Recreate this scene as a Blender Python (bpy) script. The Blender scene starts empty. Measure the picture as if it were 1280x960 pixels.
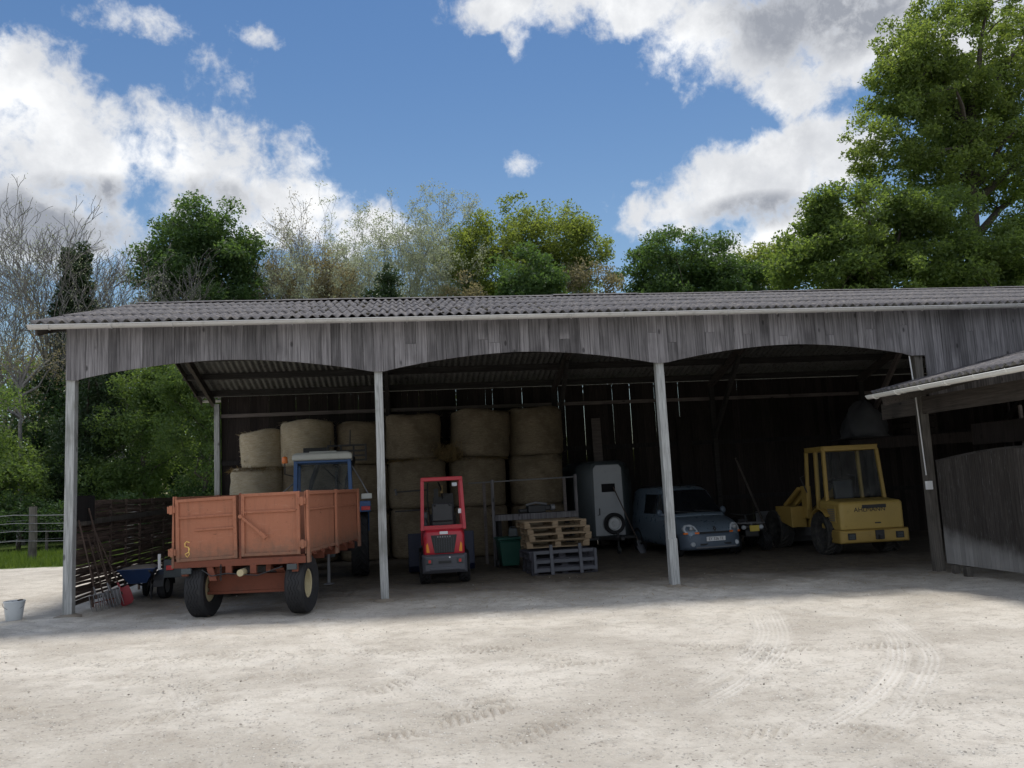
import bpy, math, random
import numpy as np
from mathutils import Vector, Matrix, Euler
R = math.radians
rng = np.random.default_rng(7)
random.seed(7)
SC = bpy.context.scene
COL = SC.collection


def gz(x):
    return .110 - .0172 * min(max(x, -12.), 30.)


# ------------------------------------------------------------------ node materials
def _new(name):
    m = bpy.data.materials.new(name)
    m.use_nodes = True
    nt = m.node_tree
    nt.nodes.clear()
    out = nt.nodes.new('ShaderNodeOutputMaterial')
    return m, nt, out


class NT:
    """small helper to wire nodes"""
    def __init__(s, nt):
        s.nt = nt
        s.n = nt.nodes
        s.l = nt.links

    def put(s, sock, v):
        if isinstance(v, bpy.types.NodeSocket):
            s.l.new(v, sock)
        elif isinstance(v, (tuple, list)) and len(v) == 3 and sock.type == 'RGBA':
            sock.default_value = (*v, 1)
        else:
            sock.default_value = v

    def coord(s, which='Object', scale=(1, 1, 1), rot=(0, 0, 0)):
        t = s.n.new('ShaderNodeTexCoord')
        mp = s.n.new('ShaderNodeMapping')
        mp.inputs['Scale'].default_value = scale
        mp.inputs['Rotation'].default_value = rot
        s.l.new(t.outputs[which], mp.inputs[0])
        return mp.outputs[0]

    def noise(s, vec, scale=5, detail=4, rough=.55, dist=0, out='Fac'):
        n = s.n.new('ShaderNodeTexNoise')
        s.put(n.inputs['Vector'], vec)
        n.inputs['Scale'].default_value = scale
        n.inputs['Detail'].default_value = detail
        n.inputs['Roughness'].default_value = rough
        n.inputs['Distortion'].default_value = dist
        return n.outputs[out]

    def math(s, op, a, b=0, c=None, clamp=False):
        n = s.n.new('ShaderNodeMath')
        n.operation = op
        n.use_clamp = clamp
        s.put(n.inputs[0], a)
        s.put(n.inputs[1], b)
        if c is not None:
            s.put(n.inputs[2], c)
        return n.outputs[0]

    def ss(s, v, lo, hi, t0=0, t1=1):
        n = s.n.new('ShaderNodeMapRange')
        n.interpolation_type = 'SMOOTHSTEP'
        s.put(n.inputs[0], v)
        for i, x in enumerate((lo, hi, t0, t1)):
            s.put(n.inputs[i + 1], x)
        return n.outputs[0]

    def mix(s, f, a, b, mode='MIX'):
        n = s.n.new('ShaderNodeMix')
        n.data_type = 'RGBA'
        n.blend_type = mode
        s.put(n.inputs[0], f)
        s.put(n.inputs[6], a)
        s.put(n.inputs[7], b)
        return n.outputs[2]

    def bump(s, h, strength=.3, dist=.02):
        n = s.n.new('ShaderNodeBump')
        n.inputs['Strength'].default_value = strength
        n.inputs['Distance'].default_value = dist
        s.put(n.inputs['Height'], h)
        return n.outputs[0]

    def bsdf(s, out, col, rough=.6, metal=0, normal=None, **kw):
        b = s.n.new('ShaderNodeBsdfPrincipled')
        s.put(b.inputs['Base Color'], col)
        s.put(b.inputs['Roughness'], rough)
        s.put(b.inputs['Metallic'], metal)
        if normal is not None:
            s.put(b.inputs['Normal'], normal)
        for k, v in kw.items():
            s.put(b.inputs[k], v)
        if out is not None:
            s.l.new(b.outputs[0], out.inputs[0])
        return b

    def island(s):
        g = s.n.new('ShaderNodeNewGeometry')
        return g.outputs['Random Per Island']

    def sep(s, v):
        n = s.n.new('ShaderNodeSeparateXYZ')
        s.put(n.inputs[0], v)
        return n.outputs


def mul(c, k):
    return tuple(x * k for x in c)


def paint(name, col, rough=.45, metal=0, var=.18, dirt=.25, dcol=(.16, .135, .10), scale=2.2, bump=.12, bscale=30, rust=0., spec=.5):
    """worn paint / plastic / metal: colour drift, dust and rust patches, uneven gloss"""
    m, nt, out = _new(name)
    t = NT(nt)
    v = t.coord()
    n1 = t.noise(v, scale, 5, .6)
    c = t.mix(n1, mul(col, 1 - var), mul(col, 1 + var))
    n2 = t.noise(v, scale * 3.1, 7, .7)
    c = t.mix(t.ss(n2, .66 - dirt * .4, .8, 0, min(1, .35 + dirt)), c, dcol)
    if rust:
        n3 = t.noise(v, scale * 4.7 + 1, 8, .75)
        c = t.mix(t.ss(n3, .68 - rust * .3, .72 - rust * .2), c, (.11, .045, .022))
    n4 = t.noise(v, bscale, 4, .6)
    rr = t.math('ADD', t.math('MULTIPLY', n2, .35), rough - .15, clamp=True)
    t.bsdf(out, c, rr, metal, t.bump(n4, bump, .006), **{'Specular IOR Level': spec})
    return m


def wood(name, c0, c1, grain=(26, 26, 1.1), var=.5, rough=.85, streak=(.05, .045, .04), bump=.5, moss=None, spec=.2):
    """weathered timber; grain runs along local axis with the small number, tone differs per board"""
    m, nt, out = _new(name)
    t = NT(nt)
    isl = t.island()
    tc = nt.nodes.new('ShaderNodeTexCoord')
    off = nt.nodes.new('ShaderNodeVectorMath')
    off.operation = 'ADD'
    cmb = nt.nodes.new('ShaderNodeCombineXYZ')
    for i in range(3):
        t.put(cmb.inputs[i], t.math('MULTIPLY', isl, 13.7 + 5 * i))
    t.l.new(tc.outputs['Object'], off.inputs[0])
    t.l.new(cmb.outputs[0], off.inputs[1])
    mp = nt.nodes.new('ShaderNodeMapping')
    mp.inputs['Scale'].default_value = grain
    t.l.new(off.outputs[0], mp.inputs[0])
    g = t.noise(mp.outputs[0], 1.6, 6, .65, .4)
    big = t.noise(off.outputs[0], 1.3, 3, .5)
    c = t.mix(t.ss(g, .3, .7), c0, c1)
    tone = t.math('ADD', 1 - var * .6, t.math('MULTIPLY', isl, var * 1.2))
    cm = nt.nodes.new('ShaderNodeCombineXYZ')
    for i in range(3):
        t.put(cm.inputs[i], tone)
    c = t.mix(1., c, cm.outputs[0], 'MULTIPLY')
    c = t.mix(t.ss(big, .5, .75, 0, .6), c, streak)
    kn = nt.nodes.new('ShaderNodeTexVoronoi')
    kn.inputs['Scale'].default_value = 3.2
    mp2 = nt.nodes.new('ShaderNodeMapping')
    mp2.inputs['Scale'].default_value = tuple(.55 if k < 5 else 1.2 for k in grain)
    t.l.new(off.outputs[0], mp2.inputs[0])
    t.l.new(mp2.outputs[0], kn.inputs['Vector'])
    c = t.mix(t.ss(kn.outputs['Distance'], .05, .13, .75, 0), c, mul(streak, .6))
    if moss:
        mo = t.noise(tc.outputs['Object'], 2.3, 6, .7)
        c = t.mix(t.ss(mo, .55, .7, 0, .5), c, moss)
    t.bsdf(out, c, rough, 0, t.bump(g, bump, .008), **{'Specular IOR Level': spec})
    return m


def leafmat(name, c0, c1, trans=.45, rough=.55, tint=(1.5, 1.45, .7)):
    m, nt, out = _new(name)
    t = NT(nt)
    isl = t.island()
    v = t.coord()
    n = t.noise(v, .45, 3, .6)
    c = t.mix(t.math('ADD', t.math('MULTIPLY', isl, .55), t.math('MULTIPLY', n, .55)), c0, c1)
    b = t.bsdf(None, c, rough, **{'Specular IOR Level': .35})
    tr = nt.nodes.new('ShaderNodeBsdfTranslucent')
    t.put(tr.inputs[0], t.mix(1., c, tint, 'MULTIPLY'))
    mx = nt.nodes.new('ShaderNodeMixShader')
    mx.inputs[0].default_value = trans
    t.l.new(b.outputs[0], mx.inputs[1])
    t.l.new(tr.outputs[0], mx.inputs[2])
    t.l.new(mx.outputs[0], out.inputs[0])
    return m


def glass(name, col=(.005, .006, .008), rough=.05):
    m, nt, out = _new(name)
    t = NT(nt)
    n = t.noise(t.coord(), 3, 4)
    t.bsdf(out, t.mix(n, col, mul(col, 2.2)), t.math('ADD', rough, t.math('MULTIPLY', n, .12)), 0, **{'Specular IOR Level': .22})
    return m


def clear(name, col=(.8, .85, .88), a=.22):
    """thin clear pane with dust"""
    m, nt, out = _new(name)
    t = NT(nt)
    b = t.bsdf(None, (.5, .5, .48), .25)
    tp = nt.nodes.new('ShaderNodeBsdfTransparent')
    tp.inputs[0].default_value = (*col, 1)
    mx = nt.nodes.new('ShaderNodeMixShader')
    n = t.noise(t.coord(), 4, 5)
    t.put(mx.inputs[0], t.ss(n, .3, .8, a * .3, a))
    t.l.new(tp.outputs[0], mx.inputs[1])
    t.l.new(b.outputs[0], mx.inputs[2])
    t.l.new(mx.outputs[0], out.inputs[0])
    return m


# ------------------------------------------------------------------ mesh builder
class MB:
    def __init__(s):
        s.v = []
        s.f = []

    def add(s, vs, fs):
        k = len(s.v)
        s.v.extend([tuple(p) for p in vs])
        s.f.extend([tuple(i + k for i in f) for f in fs])
        return s

    def box(s, c, size, rot=None, top=(1, 1)):
        """box at centre c; top=(sx,sy) scales the upper face"""
        hx, hy, hz = [q / 2 for q in size]
        vs = [Vector((x * hx * (top[0] if z > 0 else 1), y * hy * (top[1] if z > 0 else 1), z * hz)) for z in (-1, 1) for y in (-1, 1) for x in (-1, 1)]
        if rot is not None:
            M = Euler(rot).to_matrix() if not isinstance(rot, Matrix) else rot
            vs = [M @ p for p in vs]
        c = Vector(c)
        return s.add([p + c for p in vs], [(0, 2, 3, 1), (4, 5, 7, 6), (0, 1, 5, 4), (2, 6, 7, 3), (0, 4, 6, 2), (1, 3, 7, 5)])

    def bar(s, p, q, w, h=None, up=(0, 0, 1)):
        """square bar from p to q, w across, h along up"""
        h = h or w
        p, q, up = Vector(p), Vector(q), Vector(up)
        d = (q - p).normalized()
        if abs(d.dot(up)) > .98:
            up = Vector((0, 1, 0)) if abs(d.y) < .9 else Vector((1, 0, 0))
        x = d.cross(up).normalized()
        z = x.cross(d).normalized()
        a, b = x * w / 2, z * h / 2
        return s.add([p - a - b, p + a - b, p + a + b, p - a + b, q - a - b, q + a - b, q + a + b, q - a + b],
                     [(0, 1, 2, 3), (7, 6, 5, 4), (0, 4, 5, 1), (1, 5, 6, 2), (2, 6, 7, 3), (3, 7, 4, 0)])

    def tube(s, pts, r, n=8, cap=True):
        pts = [Vector(p) for p in pts]
        rs = r if isinstance(r, (list, tuple)) else [r] * len(pts)
        vs, fs = [], []
        x = None
        for i, p in enumerate(pts):
            d = (pts[min(i + 1, len(pts) - 1)] - pts[max(i - 1, 0)]).normalized()
            if x is None:
                ref = Vector((0, 0, 1)) if abs(d.z) < .9 else Vector((1, 0, 0))
                x = d.cross(ref).normalized()
            else:
                x = (x - d * x.dot(d)).normalized()
            y = d.cross(x)
            for k in range(n):
                a = 2 * math.pi * k / n
                vs.append(p + (x * math.cos(a) + y * math.sin(a)) * rs[i])
        for i in range(len(pts) - 1):
            for k in range(n):
                k2 = (k + 1) % n
                fs.append((i * n + k, i * n + k2, (i + 1) * n + k2, (i + 1) * n + k))
        if cap:
            fs.append(tuple(range(n))[::-1])
            fs.append(tuple(range((len(pts) - 1) * n, len(pts) * n)))
        return s.add(vs, fs)

    def lathe(s, prof, n=32, axis='Z', c=(0, 0, 0), zig=None, closed=False, a0=0, a1=2 * math.pi):
        """prof = [(radius, height)]; axis X or Z or Y; zig(i, k) gives a shift of the height"""
        vs, fs = [], []
        full = abs(a1 - a0 - 2 * math.pi) < 1e-6
        nn = n if full else n + 1
        for k in range(nn):
            a = a0 + (a1 - a0) * k / n
            for i, (r, h) in enumerate(prof):
                hh = h + (zig(i, k) if zig else 0)
                if axis == 'Z':
                    p = (r * math.cos(a), r * math.sin(a), hh)
                elif axis == 'X':
                    p = (hh, r * math.cos(a), r * math.sin(a))
                else:
                    p = (r * math.cos(a), hh, r * math.sin(a))
                vs.append((p[0] + c[0], p[1] + c[1], p[2] + c[2]))
        L = len(prof)
        for k in range(n):
            k2 = (k + 1) % nn
            for i in range(L if closed else L - 1):
                i2 = (i + 1) % L
                fs.append((k * L + i, k2 * L + i, k2 * L + i2, k * L + i2))
        return s.add(vs, fs)

    def prism(s, pts, d):
        """polygon pts extruded by vector d"""
        n = len(pts)
        pts = [Vector(p) for p in pts]
        d = Vector(d)
        return s.add(pts + [p + d for p in pts], [tuple(range(n))[::-1], tuple(range(n, 2 * n))] + [(i, (i + 1) % n, n + (i + 1) % n, n + i) for i in range(n)])

    def loft(s, rings, cap=True, closed=True):
        n = len(rings[0])
        vs = [p for r in rings for p in r]
        fs = []
        for j in range(len(rings) - 1):
            for i in range(n if closed else n - 1):
                i2 = (i + 1) % n
                fs.append((j * n + i, j * n + i2, (j + 1) * n + i2, (j + 1) * n + i))
        if cap:
            fs.append(tuple(range(n))[::-1])
            fs.append(tuple(range((len(rings) - 1) * n, len(rings) * n)))
        return s.add(vs, fs)

    def ball(s, c, rad, n=12, m=8, jit=0):
        rx, ry, rz = rad if isinstance(rad, (tuple, list)) else (rad,) * 3
        rings = []
        for j in range(m + 1):
            th = math.pi * (j + .001) / (m + .002)
            rings.append([(c[0] + rx * math.sin(th) * math.cos(2 * math.pi * i / n) * (1 + random.uniform(-jit, jit)),
                           c[1] + ry * math.sin(th) * math.sin(2 * math.pi * i / n) * (1 + random.uniform(-jit, jit)),
                           c[2] - rz * math.cos(th)) for i in range(n)])
        return s.loft(rings)

    def build(s, name, mat, parent=None, smooth=None, bevel=0, seg=2):
        me = bpy.data.meshes.new(name)
        me.from_pydata([tuple(p) for p in s.v], [], s.f)
        me.update()
        import bmesh
        bm = bmesh.new()
        bm.from_mesh(me)
        bmesh.ops.recalc_face_normals(bm, faces=bm.faces)
        bm.to_mesh(me)
        bm.free()
        if smooth is not None:
            me.polygons.foreach_set('use_smooth', [True] * len(me.polygons))
            me.set_sharp_from_angle(angle=R(smooth))
        o = bpy.data.objects.new(name, me)
        COL.objects.link(o)
        if mat:
            me.materials.append(mat)
        if parent:
            o.parent = parent
        if bevel:
            b = o.modifiers.new('bevel', 'BEVEL')
            b.width = bevel
            b.segments = seg
            b.limit_method = 'ANGLE'
            b.angle_limit = R(35)
        return o


def npmesh(name, V, Q, mat, parent=None, smooth=False):
    """V (n,3) Q (m,4|3) numpy -> object"""
    me = bpy.data.meshes.new(name)
    k = Q.shape[1]
    me.vertices.add(len(V))
    me.vertices.foreach_set('co', np.ascontiguousarray(V, dtype=np.float32).ravel())
    me.loops.add(Q.size)
    me.loops.foreach_set('vertex_index', np.ascontiguousarray(Q, dtype=np.int32).ravel())
    me.polygons.add(len(Q))
    me.polygons.foreach_set('loop_start', np.arange(0, Q.size, k, dtype=np.int32))
    me.polygons.foreach_set('use_smooth', np.full(len(Q), smooth))
    me.update(calc_edges=True)
    me.validate()
    o = bpy.data.objects.new(name, me)
    COL.objects.link(o)
    me.materials.append(mat)
    if parent:
        o.parent = parent
    return o


def tag(o, label=None, cat=None, group=None, kind=None):
    for k, v in (('label', label), ('category', cat), ('group', group), ('kind', kind)):
        if v:
            o[k] = v
    return o


def thing(name, label, cat, loc=(0, 0, 0), rz=0, group=None, rot=None):
    o = bpy.data.objects.new(name, None)
    o.empty_display_size = .2
    COL.objects.link(o)
    o.location = loc
    o.rotation_euler = rot or (0, 0, R(rz))
    return tag(o, label, cat, group)


def children(o):
    return [c for c in bpy.data.objects if c.parent == o]


def dup(o, label, loc, rz, parent=None):
    c = o.copy()
    COL.objects.link(c)
    if parent:
        c.parent = parent
    else:
        c['label'] = label
        c.location = loc
        c.rotation_euler = (0, 0, R(rz))
    for ch in children(o):
        if ch != c:
            dup(ch, None, None, None, c)
    return c


def text(name, body, size, mat, parent, loc, rot, ext=.002, sx=1.):
    cu = bpy.data.curves.new(name, 'FONT')
    cu.body = body
    cu.size = size
    cu.extrude = ext
    cu.align_x = 'CENTER'
    cu.align_y = 'CENTER'
    to = bpy.data.objects.new('tmp', cu)
    COL.objects.link(to)
    bpy.context.view_layer.update()
    me = bpy.data.meshes.new_from_object(to)
    bpy.data.objects.remove(to)
    o = bpy.data.objects.new(name, me)
    COL.objects.link(o)
    me.materials.clear()
    me.materials.append(mat)
    o.parent = parent
    o.location = loc
    o.rotation_euler = rot
    o.scale = (sx, 1, 1)
    return o


# ------------------------------------------------------------------ palette
m_valance = wood('valance_wood', (.235, .222, .230), (.095, .089, .093), var=.55, streak=(.036, .033, .035), grain=(19, 19, .7), bump=.7)
m_post = wood('post_wood', (.50, .505, .50), (.24, .245, .24), var=.3, streak=(.12, .12, .105), moss=(.20, .21, .16))
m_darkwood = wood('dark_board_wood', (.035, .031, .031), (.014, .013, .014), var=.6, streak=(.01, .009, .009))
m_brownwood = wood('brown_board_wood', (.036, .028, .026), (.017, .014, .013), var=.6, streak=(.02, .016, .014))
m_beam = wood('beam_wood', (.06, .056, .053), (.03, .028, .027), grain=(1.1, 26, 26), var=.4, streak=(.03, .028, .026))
m_palebeam = wood('pale_beam_wood', (.2, .17, .16), (.11, .095, .09), grain=(1.1, 26, 26), var=.3, streak=(.06, .05, .05))
m_rafter = wood('rafter_wood', (.10, .085, .075), (.05, .044, .04), grain=(26, 1.1, 26), var=.3, streak=(.03, .028, .026))
m_tan = wood('pallet_wood', (.31, .235, .155), (.19, .138, .088), grain=(1.3, 24, 24), var=.45, streak=(.15, .105, .06))
m_greywood = wood('grey_pallet_wood', (.10, .098, .115), (.055, .054, .065), grain=(1.3, 24, 24), var=.4, streak=(.03, .03, .035))
m_fencewood = wood('fence_wood', (.15, .135, .12), (.075, .068, .06), var=.3, streak=(.04, .036, .03))
m_wattle = wood('wattle_wood', (.15, .108, .088), (.058, .043, .036), grain=(24, 1.3, 24), var=.7, streak=(.009, .007, .007))
m_ash = wood('tool_handle_wood', (.12, .085, .07), (.06, .043, .036), var=.3, streak=(.03, .025, .02))
m_gutter = paint('gutter_zinc', (.50, .49, .48), .45, .15, .12, .35, (.20, .19, .17), 1.4)
m_gutterlit = paint('sky_lit_gutter', (.78, .77, .73), .35, 0, .06, .2, (.45, .43, .38), 1.8)  # lighter than the barn gutter: sky reflection put into the colour
m_steel = paint('grey_steel', (.20, .20, .21), .5, .4, .2, .3)
m_black = paint('black_plastic', (.018, .018, .02), .5, 0, .2, .2, (.05, .045, .04))


def rustypaint(name, col, zfoot):
    m, nt, out = _new(name)
    t = NT(nt)
    o = t.coord()
    z = t.sep(o)[2]
    n1 = t.noise(o, 1.4, 6, .65)
    drip = t.noise(t.coord(scale=(9, 9, .8)), 2.2, 6, .7, .3)
    n2 = t.noise(o, 7, 8, .78)
    n3 = t.noise(o, 19, 6, .7)
    scr = t.noise(t.coord(scale=(2.2, 2.2, 40), rot=(0, R(9), 0)), 2.5, 4, .6)
    c = t.mix(n1, mul(col, .80), mul(col, 1.16))
    c = t.mix(t.ss(drip, .50, .72, 0, .55), c, (.22, .10, .062))
    c = t.mix(t.ss(scr, .63, .70, 0, .4), c, (.50, .30, .21))
    # mud and dust thrown up from the wheels
    foot = t.ss(t.math('ADD', z, t.math('MULTIPLY', t.math('SUBTRACT', n2, .5), .75)), zfoot + .34, zfoot - .05)
    c = t.mix(t.math('MULTIPLY', foot, .75), c, (.145, .095, .068))
    c = t.mix(t.ss(n2, .60, .66), c, (.085, .038, .024))
    c = t.mix(t.ss(n3, .66, .70, 0, .8), c, (.075, .036, .025))
    h = t.math('ADD', n1, t.math('MULTIPLY', n2, .25))
    t.bsdf(out, c, t.math('ADD', .55, t.math('MULTIPLY', n2, .35), clamp=True), 0, t.bump(h, .35, .03), **{'Specular IOR Level': .25})
    return m


m_orange = rustypaint('orange_trailer_paint', (.37, .150, .088), .98)
m_orangeside = m_orange
m_rustred = paint('rusty_chassis', (.17, .058, .036), .75, 0, .25, .4, (.07, .05, .04), 2.4, .3, 30, .2, .25)
m_tyre = paint('tyre_rubber', (.022, .022, .024), .75, 0, .2, .3, (.085, .078, .07), 3, .3, 40, 0, .3)
m_oldtyre = paint('dusty_tyre_rubber', (.035, .034, .033), .8, 0, .2, .6, (.11, .10, .085), 3, .3, 40, 0, .3)
m_rimy = paint('cream_rim_paint', (.42, .36, .22), .55, 0, .15, .35, (.16, .12, .08), 4, .1, 30, .12)
m_rimg = paint('grey_rim_paint', (.36, .37, .38), .4, .5, .1, .25)
m_blue = paint('tractor_blue', (.025, .085, .23), .4, 0, .15, .25, (.1, .1, .1))
m_cream = paint('tractor_cream', (.58, .58, .53), .5, 0, .1, .25, (.3, .28, .24))
m_red = paint('loader_red', (.42, .016, .03), .32, 0, .12, .12, (.2, .06, .05))
m_cwt = paint('counterweight_grey', (.07, .072, .085), .55, 0, .15, .25)
m_bucketblue = paint('bucket_blue', (.008, .014, .042), .5, 0, .2, .25, (.05, .05, .06))
m_amber = paint('amber_lens', (.75, .26, .02), .2, 0, .1, .05)
m_amberlamp = paint('beacon_amber', (.85, .20, .03), .2, 0, .1, .05)
m_redlens = paint('red_lens', (.5, .02, .025), .2, 0, .1, .05)
m_white = paint('white_plate', (.75, .75, .76), .4, 0, .04, .05)
m_yellow = paint('machine_yellow', (.35, .232, .058), .55, 0, .15, .3, (.13, .095, .05), 2, .15, 30, .06)
m_hood = paint('hood_yellow', (.42, .292, .078), .55, 0, .12, .25, (.15, .11, .055), 2, .15, 30, .04)
m_car = paint('car_bluegrey', (.145, .19, .24), .28, .25, .08, .12, (.10, .10, .10), 1.5, .02, 60)
m_carlow = paint('car_bumper_bluegrey', (.085, .112, .15), .45, .1, .1, .2, (.09, .09, .09))
m_glass = glass('dark_window_glass')
m_dark = paint('shut_dark_window', (.006, .006, .008), .5, 0, .2, .1, (.02, .02, .02), spec=.1)
m_clear = clear('cab_glass', a=.10)
m_lamp = glass('headlamp_glass', (.30, .32, .34), .08)
m_float = paint('lit_grey_panel', (.30, .315, .335), .4, 0, .08, .22, (.16, .15, .13))
m_dgrey = paint('dark_grey_panel', (.045, .055, .06), .45, .1, .15, .2)
m_green = paint('bin_green', (.012, .075, .055), .45, 0, .15, .15)
m_barrow = paint('barrow_blue', (.025, .055, .15), .45, 0, .15, .25, (.14, .12, .1))
m_dust = paint('dusty_soil', (.21, .18, .145), .9, 0, .25, .3, (.12, .1, .08), 9, .5, 60)
m_bucket = paint('pail_plastic', (.50, .53, .55), .5, 0, .07, .2, (.33, .31, .28), 5, .1)
m_shovelred = paint('red_shovel_plastic', (.30, .045, .055), .5, 0, .12, .2, (.25, .12, .11))
m_ink = paint('dark_lettering', (.03, .026, .024), .6, 0, .1, .05)
m_yellowmark = paint('yellow_crayon_mark', (.70, .48, .14), .8, 0, .2, .05)
m_plateyellow = paint('yellow_number_plate', (.55, .42, .06), .45)
m_tarp = paint('grey_tarp', (.055, .058, .066), .7, 0, .2, .3, (.06, .06, .06), 3, .4, 8)
m_cable = paint('conduit_plastic', (.62, .62, .62), .5, 0, .05, .1)


def strawmat(name, c0, c1, net=.0):
    m, nt, out = _new(name)
    t = NT(nt)
    v1 = t.coord(scale=(5, 5, 46))
    v2 = t.coord(scale=(38, 38, 60))
    n1 = t.noise(v1, 1.3, 6, .7, .6)
    n2 = t.noise(v2, 1, 5, .7, 1.2)
    big = t.noise(t.coord(), 1.6, 4, .6)
    f = t.math('ADD', t.math('MULTIPLY', n1, .6), t.math('MULTIPLY', n2, .45))
    c = t.mix(t.ss(f, .32, .72), c1, c0)
    c = t.mix(t.ss(big, .45, .7, 0, .55), c, mul(c1, .8))
    if net:
        c = t.mix(t.ss(n1, .4, .65, net * .35, net), c, (.50, .50, .48))
    t.bsdf(out, c, .9, 0, t.bump(f, .9, .03), **{'Specular IOR Level': .15})
    return m


m_straw = strawmat('straw_bale', (.30, .242, .165), (.11, .084, .055))
m_strawnet = strawmat('net_wrapped_bale', (.62, .50, .315), (.28, .21, .12), .34)
m_hay = strawmat('loose_hay', (.45, .33, .16), (.17, .115, .055))


def sheetmat(name, c0, c1, lich, axis=0):
    m, nt, out = _new(name)
    t = NT(nt)
    v = t.coord()
    n1 = t.noise(v, 1.1, 5, .6)
    n2 = t.noise(v, 6, 8, .75)
    n3 = t.noise(t.coord(scale=(1, 1, 1)), 14, 6, .7)
    c = t.mix(n1, c0, c1)
    c = t.mix(t.ss(n2, .48, .60, 0, .8), c, lich)
    c = t.mix(t.ss(n3, .54, .64, 0, .85), c, (.028, .025, .022))
    n5 = t.noise(v, 2.6, 6, .75)
    c = t.mix(t.ss(n5, .54, .68, 0, .6), c, (.04, .036, .034))
    t.bsdf(out, c, .8, 0, t.bump(n3, .4, .01), **{'Specular IOR Level': .3})
    return m


m_sheet = sheetmat('fibre_cement_sheet', (.092, .087, .098), (.052, .049, .056), (.165, .148, .14))

m_sheetunder = sheetmat('fibre_cement_underside', (.19, .19, .18), (.13, .13, .122), (.15, .145, .13))
m_bark = wood('bark', (.10, .085, .07), (.045, .038, .032), grain=(9, 9, 1.2), var=.2, streak=(.03, .03, .02), bump=1.)
m_palebark = wood('pale_bark', (.30, .29, .27), (.13, .125, .115), grain=(6, 6, 2), var=.2, streak=(.06, .06, .055), bump=.6)
m_twig = wood('twig_bark', (.24, .225, .215), (.15, .14, .135), grain=(6, 6, 2), var=.3, streak=(.06, .055, .05), bump=.4)
m_leaf_oak = leafmat('oak_leaf', (.092, .150, .046), (.190, .240, .082), .64)
m_leaf_dark = leafmat('dark_leaf', (.050, .104, .042), (.100, .160, .062), .54)
m_leaf_yel = leafmat('fresh_leaf', (.115, .165, .044), (.215, .255, .088), .64)
m_leaf_brown = leafmat('brownish_leaf', (.17, .155, .10), (.27, .245, .16), .56, .55, (1.2, 1.15, .85))
m_leaf_pale = leafmat('pale_leaf', (.23, .26, .17), (.39, .42, .31), .55, .55, (1.15, 1.15, 1.0))
m_leaf_ivy = leafmat('ivy_leaf', (.022, .045, .022), (.050, .082, .034), .3, .4)
m_leaf_hedge = leafmat('hedge_leaf', (.086, .146, .046), (.165, .222, .078), .64)
m_leaf_row = leafmat('hedgerow_leaf', (.072, .132, .046), (.140, .200, .074), .58)
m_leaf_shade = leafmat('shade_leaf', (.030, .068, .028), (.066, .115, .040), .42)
m_grass = leafmat('grass_blade', (.07, .125, .022), (.14, .20, .04), .4)

# ================================================================== camera, sun, sky
cam = bpy.data.cameras.new('camera')
co = bpy.data.objects.new('camera', cam)
COL.objects.link(co)
SC.camera = co
fw, rt, up = Vector((.13549, .98336, .12100)), Vector((.99025, -.13040, -.04909)), Vector((.03250, -.12647, .99144))
co.matrix_world = Matrix(((rt.x, up.x, -fw.x, 5.7812), (rt.y, up.y, -fw.y, -15.3542), (rt.z, up.z, -fw.z, 1.9706), (0, 0, 0, 1)))
cam.sensor_width = 36
cam.lens = 28.96
cam.clip_end = 3000
cam.clip_start = .1

SUN_AZ, SUN_EL = 14., 70.
sd = Vector((math.sin(R(SUN_AZ)) * math.cos(R(SUN_EL)), math.cos(R(SUN_AZ)) * math.cos(R(SUN_EL)), math.sin(R(SUN_EL))))
sl = bpy.data.lights.new('sun', 'SUN')
sl.energy = 3.5
sl.angle = R(11)
sl.color = (1., .95, .86)
so = bpy.data.objects.new('sun', sl)
COL.objects.link(so)
so.rotation_euler = sd.to_track_quat('Z', 'Y').to_euler()

w = bpy.data.worlds.new('World')
SC.world = w
w.use_nodes = True
t = NT(w.node_tree)
w.node_tree.nodes.clear()
wo = t.n.new('ShaderNodeOutputWorld')
bg = t.n.new('ShaderNodeBackground')
bg.inputs[1].default_value = .088
t.l.new(bg.outputs[0], wo.inputs[0])
sky = t.n.new('ShaderNodeTexSky')
sky.sky_type = 'NISHITA'
sky.sun_disc = False
sky.sun_elevation = R(SUN_EL)
sky.sun_rotation = R(SUN_AZ)
sky.air_density = 1.3
sky.dust_density = .35
sky.ozone_density = 2.2
tc = t.n.new('ShaderNodeTexCoord')
D = tc.outputs['Generated']


def vdot(a, b):
    n = t.n.new('ShaderNodeVectorMath')
    n.operation = 'DOT_PRODUCT'
    t.l.new(a, n.inputs[0])
    n.inputs[1].default_value = b
    return n.outputs['Value']


def field(blobs):
    acc = None
    for c, a, b, *pk in blobs:
        pk = pk[0] if pk else 1.
        c = Vector(c).normalized()
        r_ = Vector((c.y, -c.x, 0)).normalized()
        u_ = r_.cross(c)
        e1 = t.math('POWER', t.math('ABSOLUTE', t.math('DIVIDE', vdot(D, r_), a)), 2)
        e2 = t.math('POWER', t.math('ABSOLUTE', t.math('DIVIDE', vdot(D, u_), b)), 2)
        e3 = t.math('MULTIPLY', t.math('SUBTRACT', 1, vdot(D, c)), 8)
        e = t.math('SUBTRACT', pk, t.math('ADD', t.math('ADD', e1, e2), e3))
        if acc is None:
            acc = e
        else:
            acc = t.math('SMOOTH_MAX', acc, e, .25)
    return t.math('MAXIMUM', acc, -.75)


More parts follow.
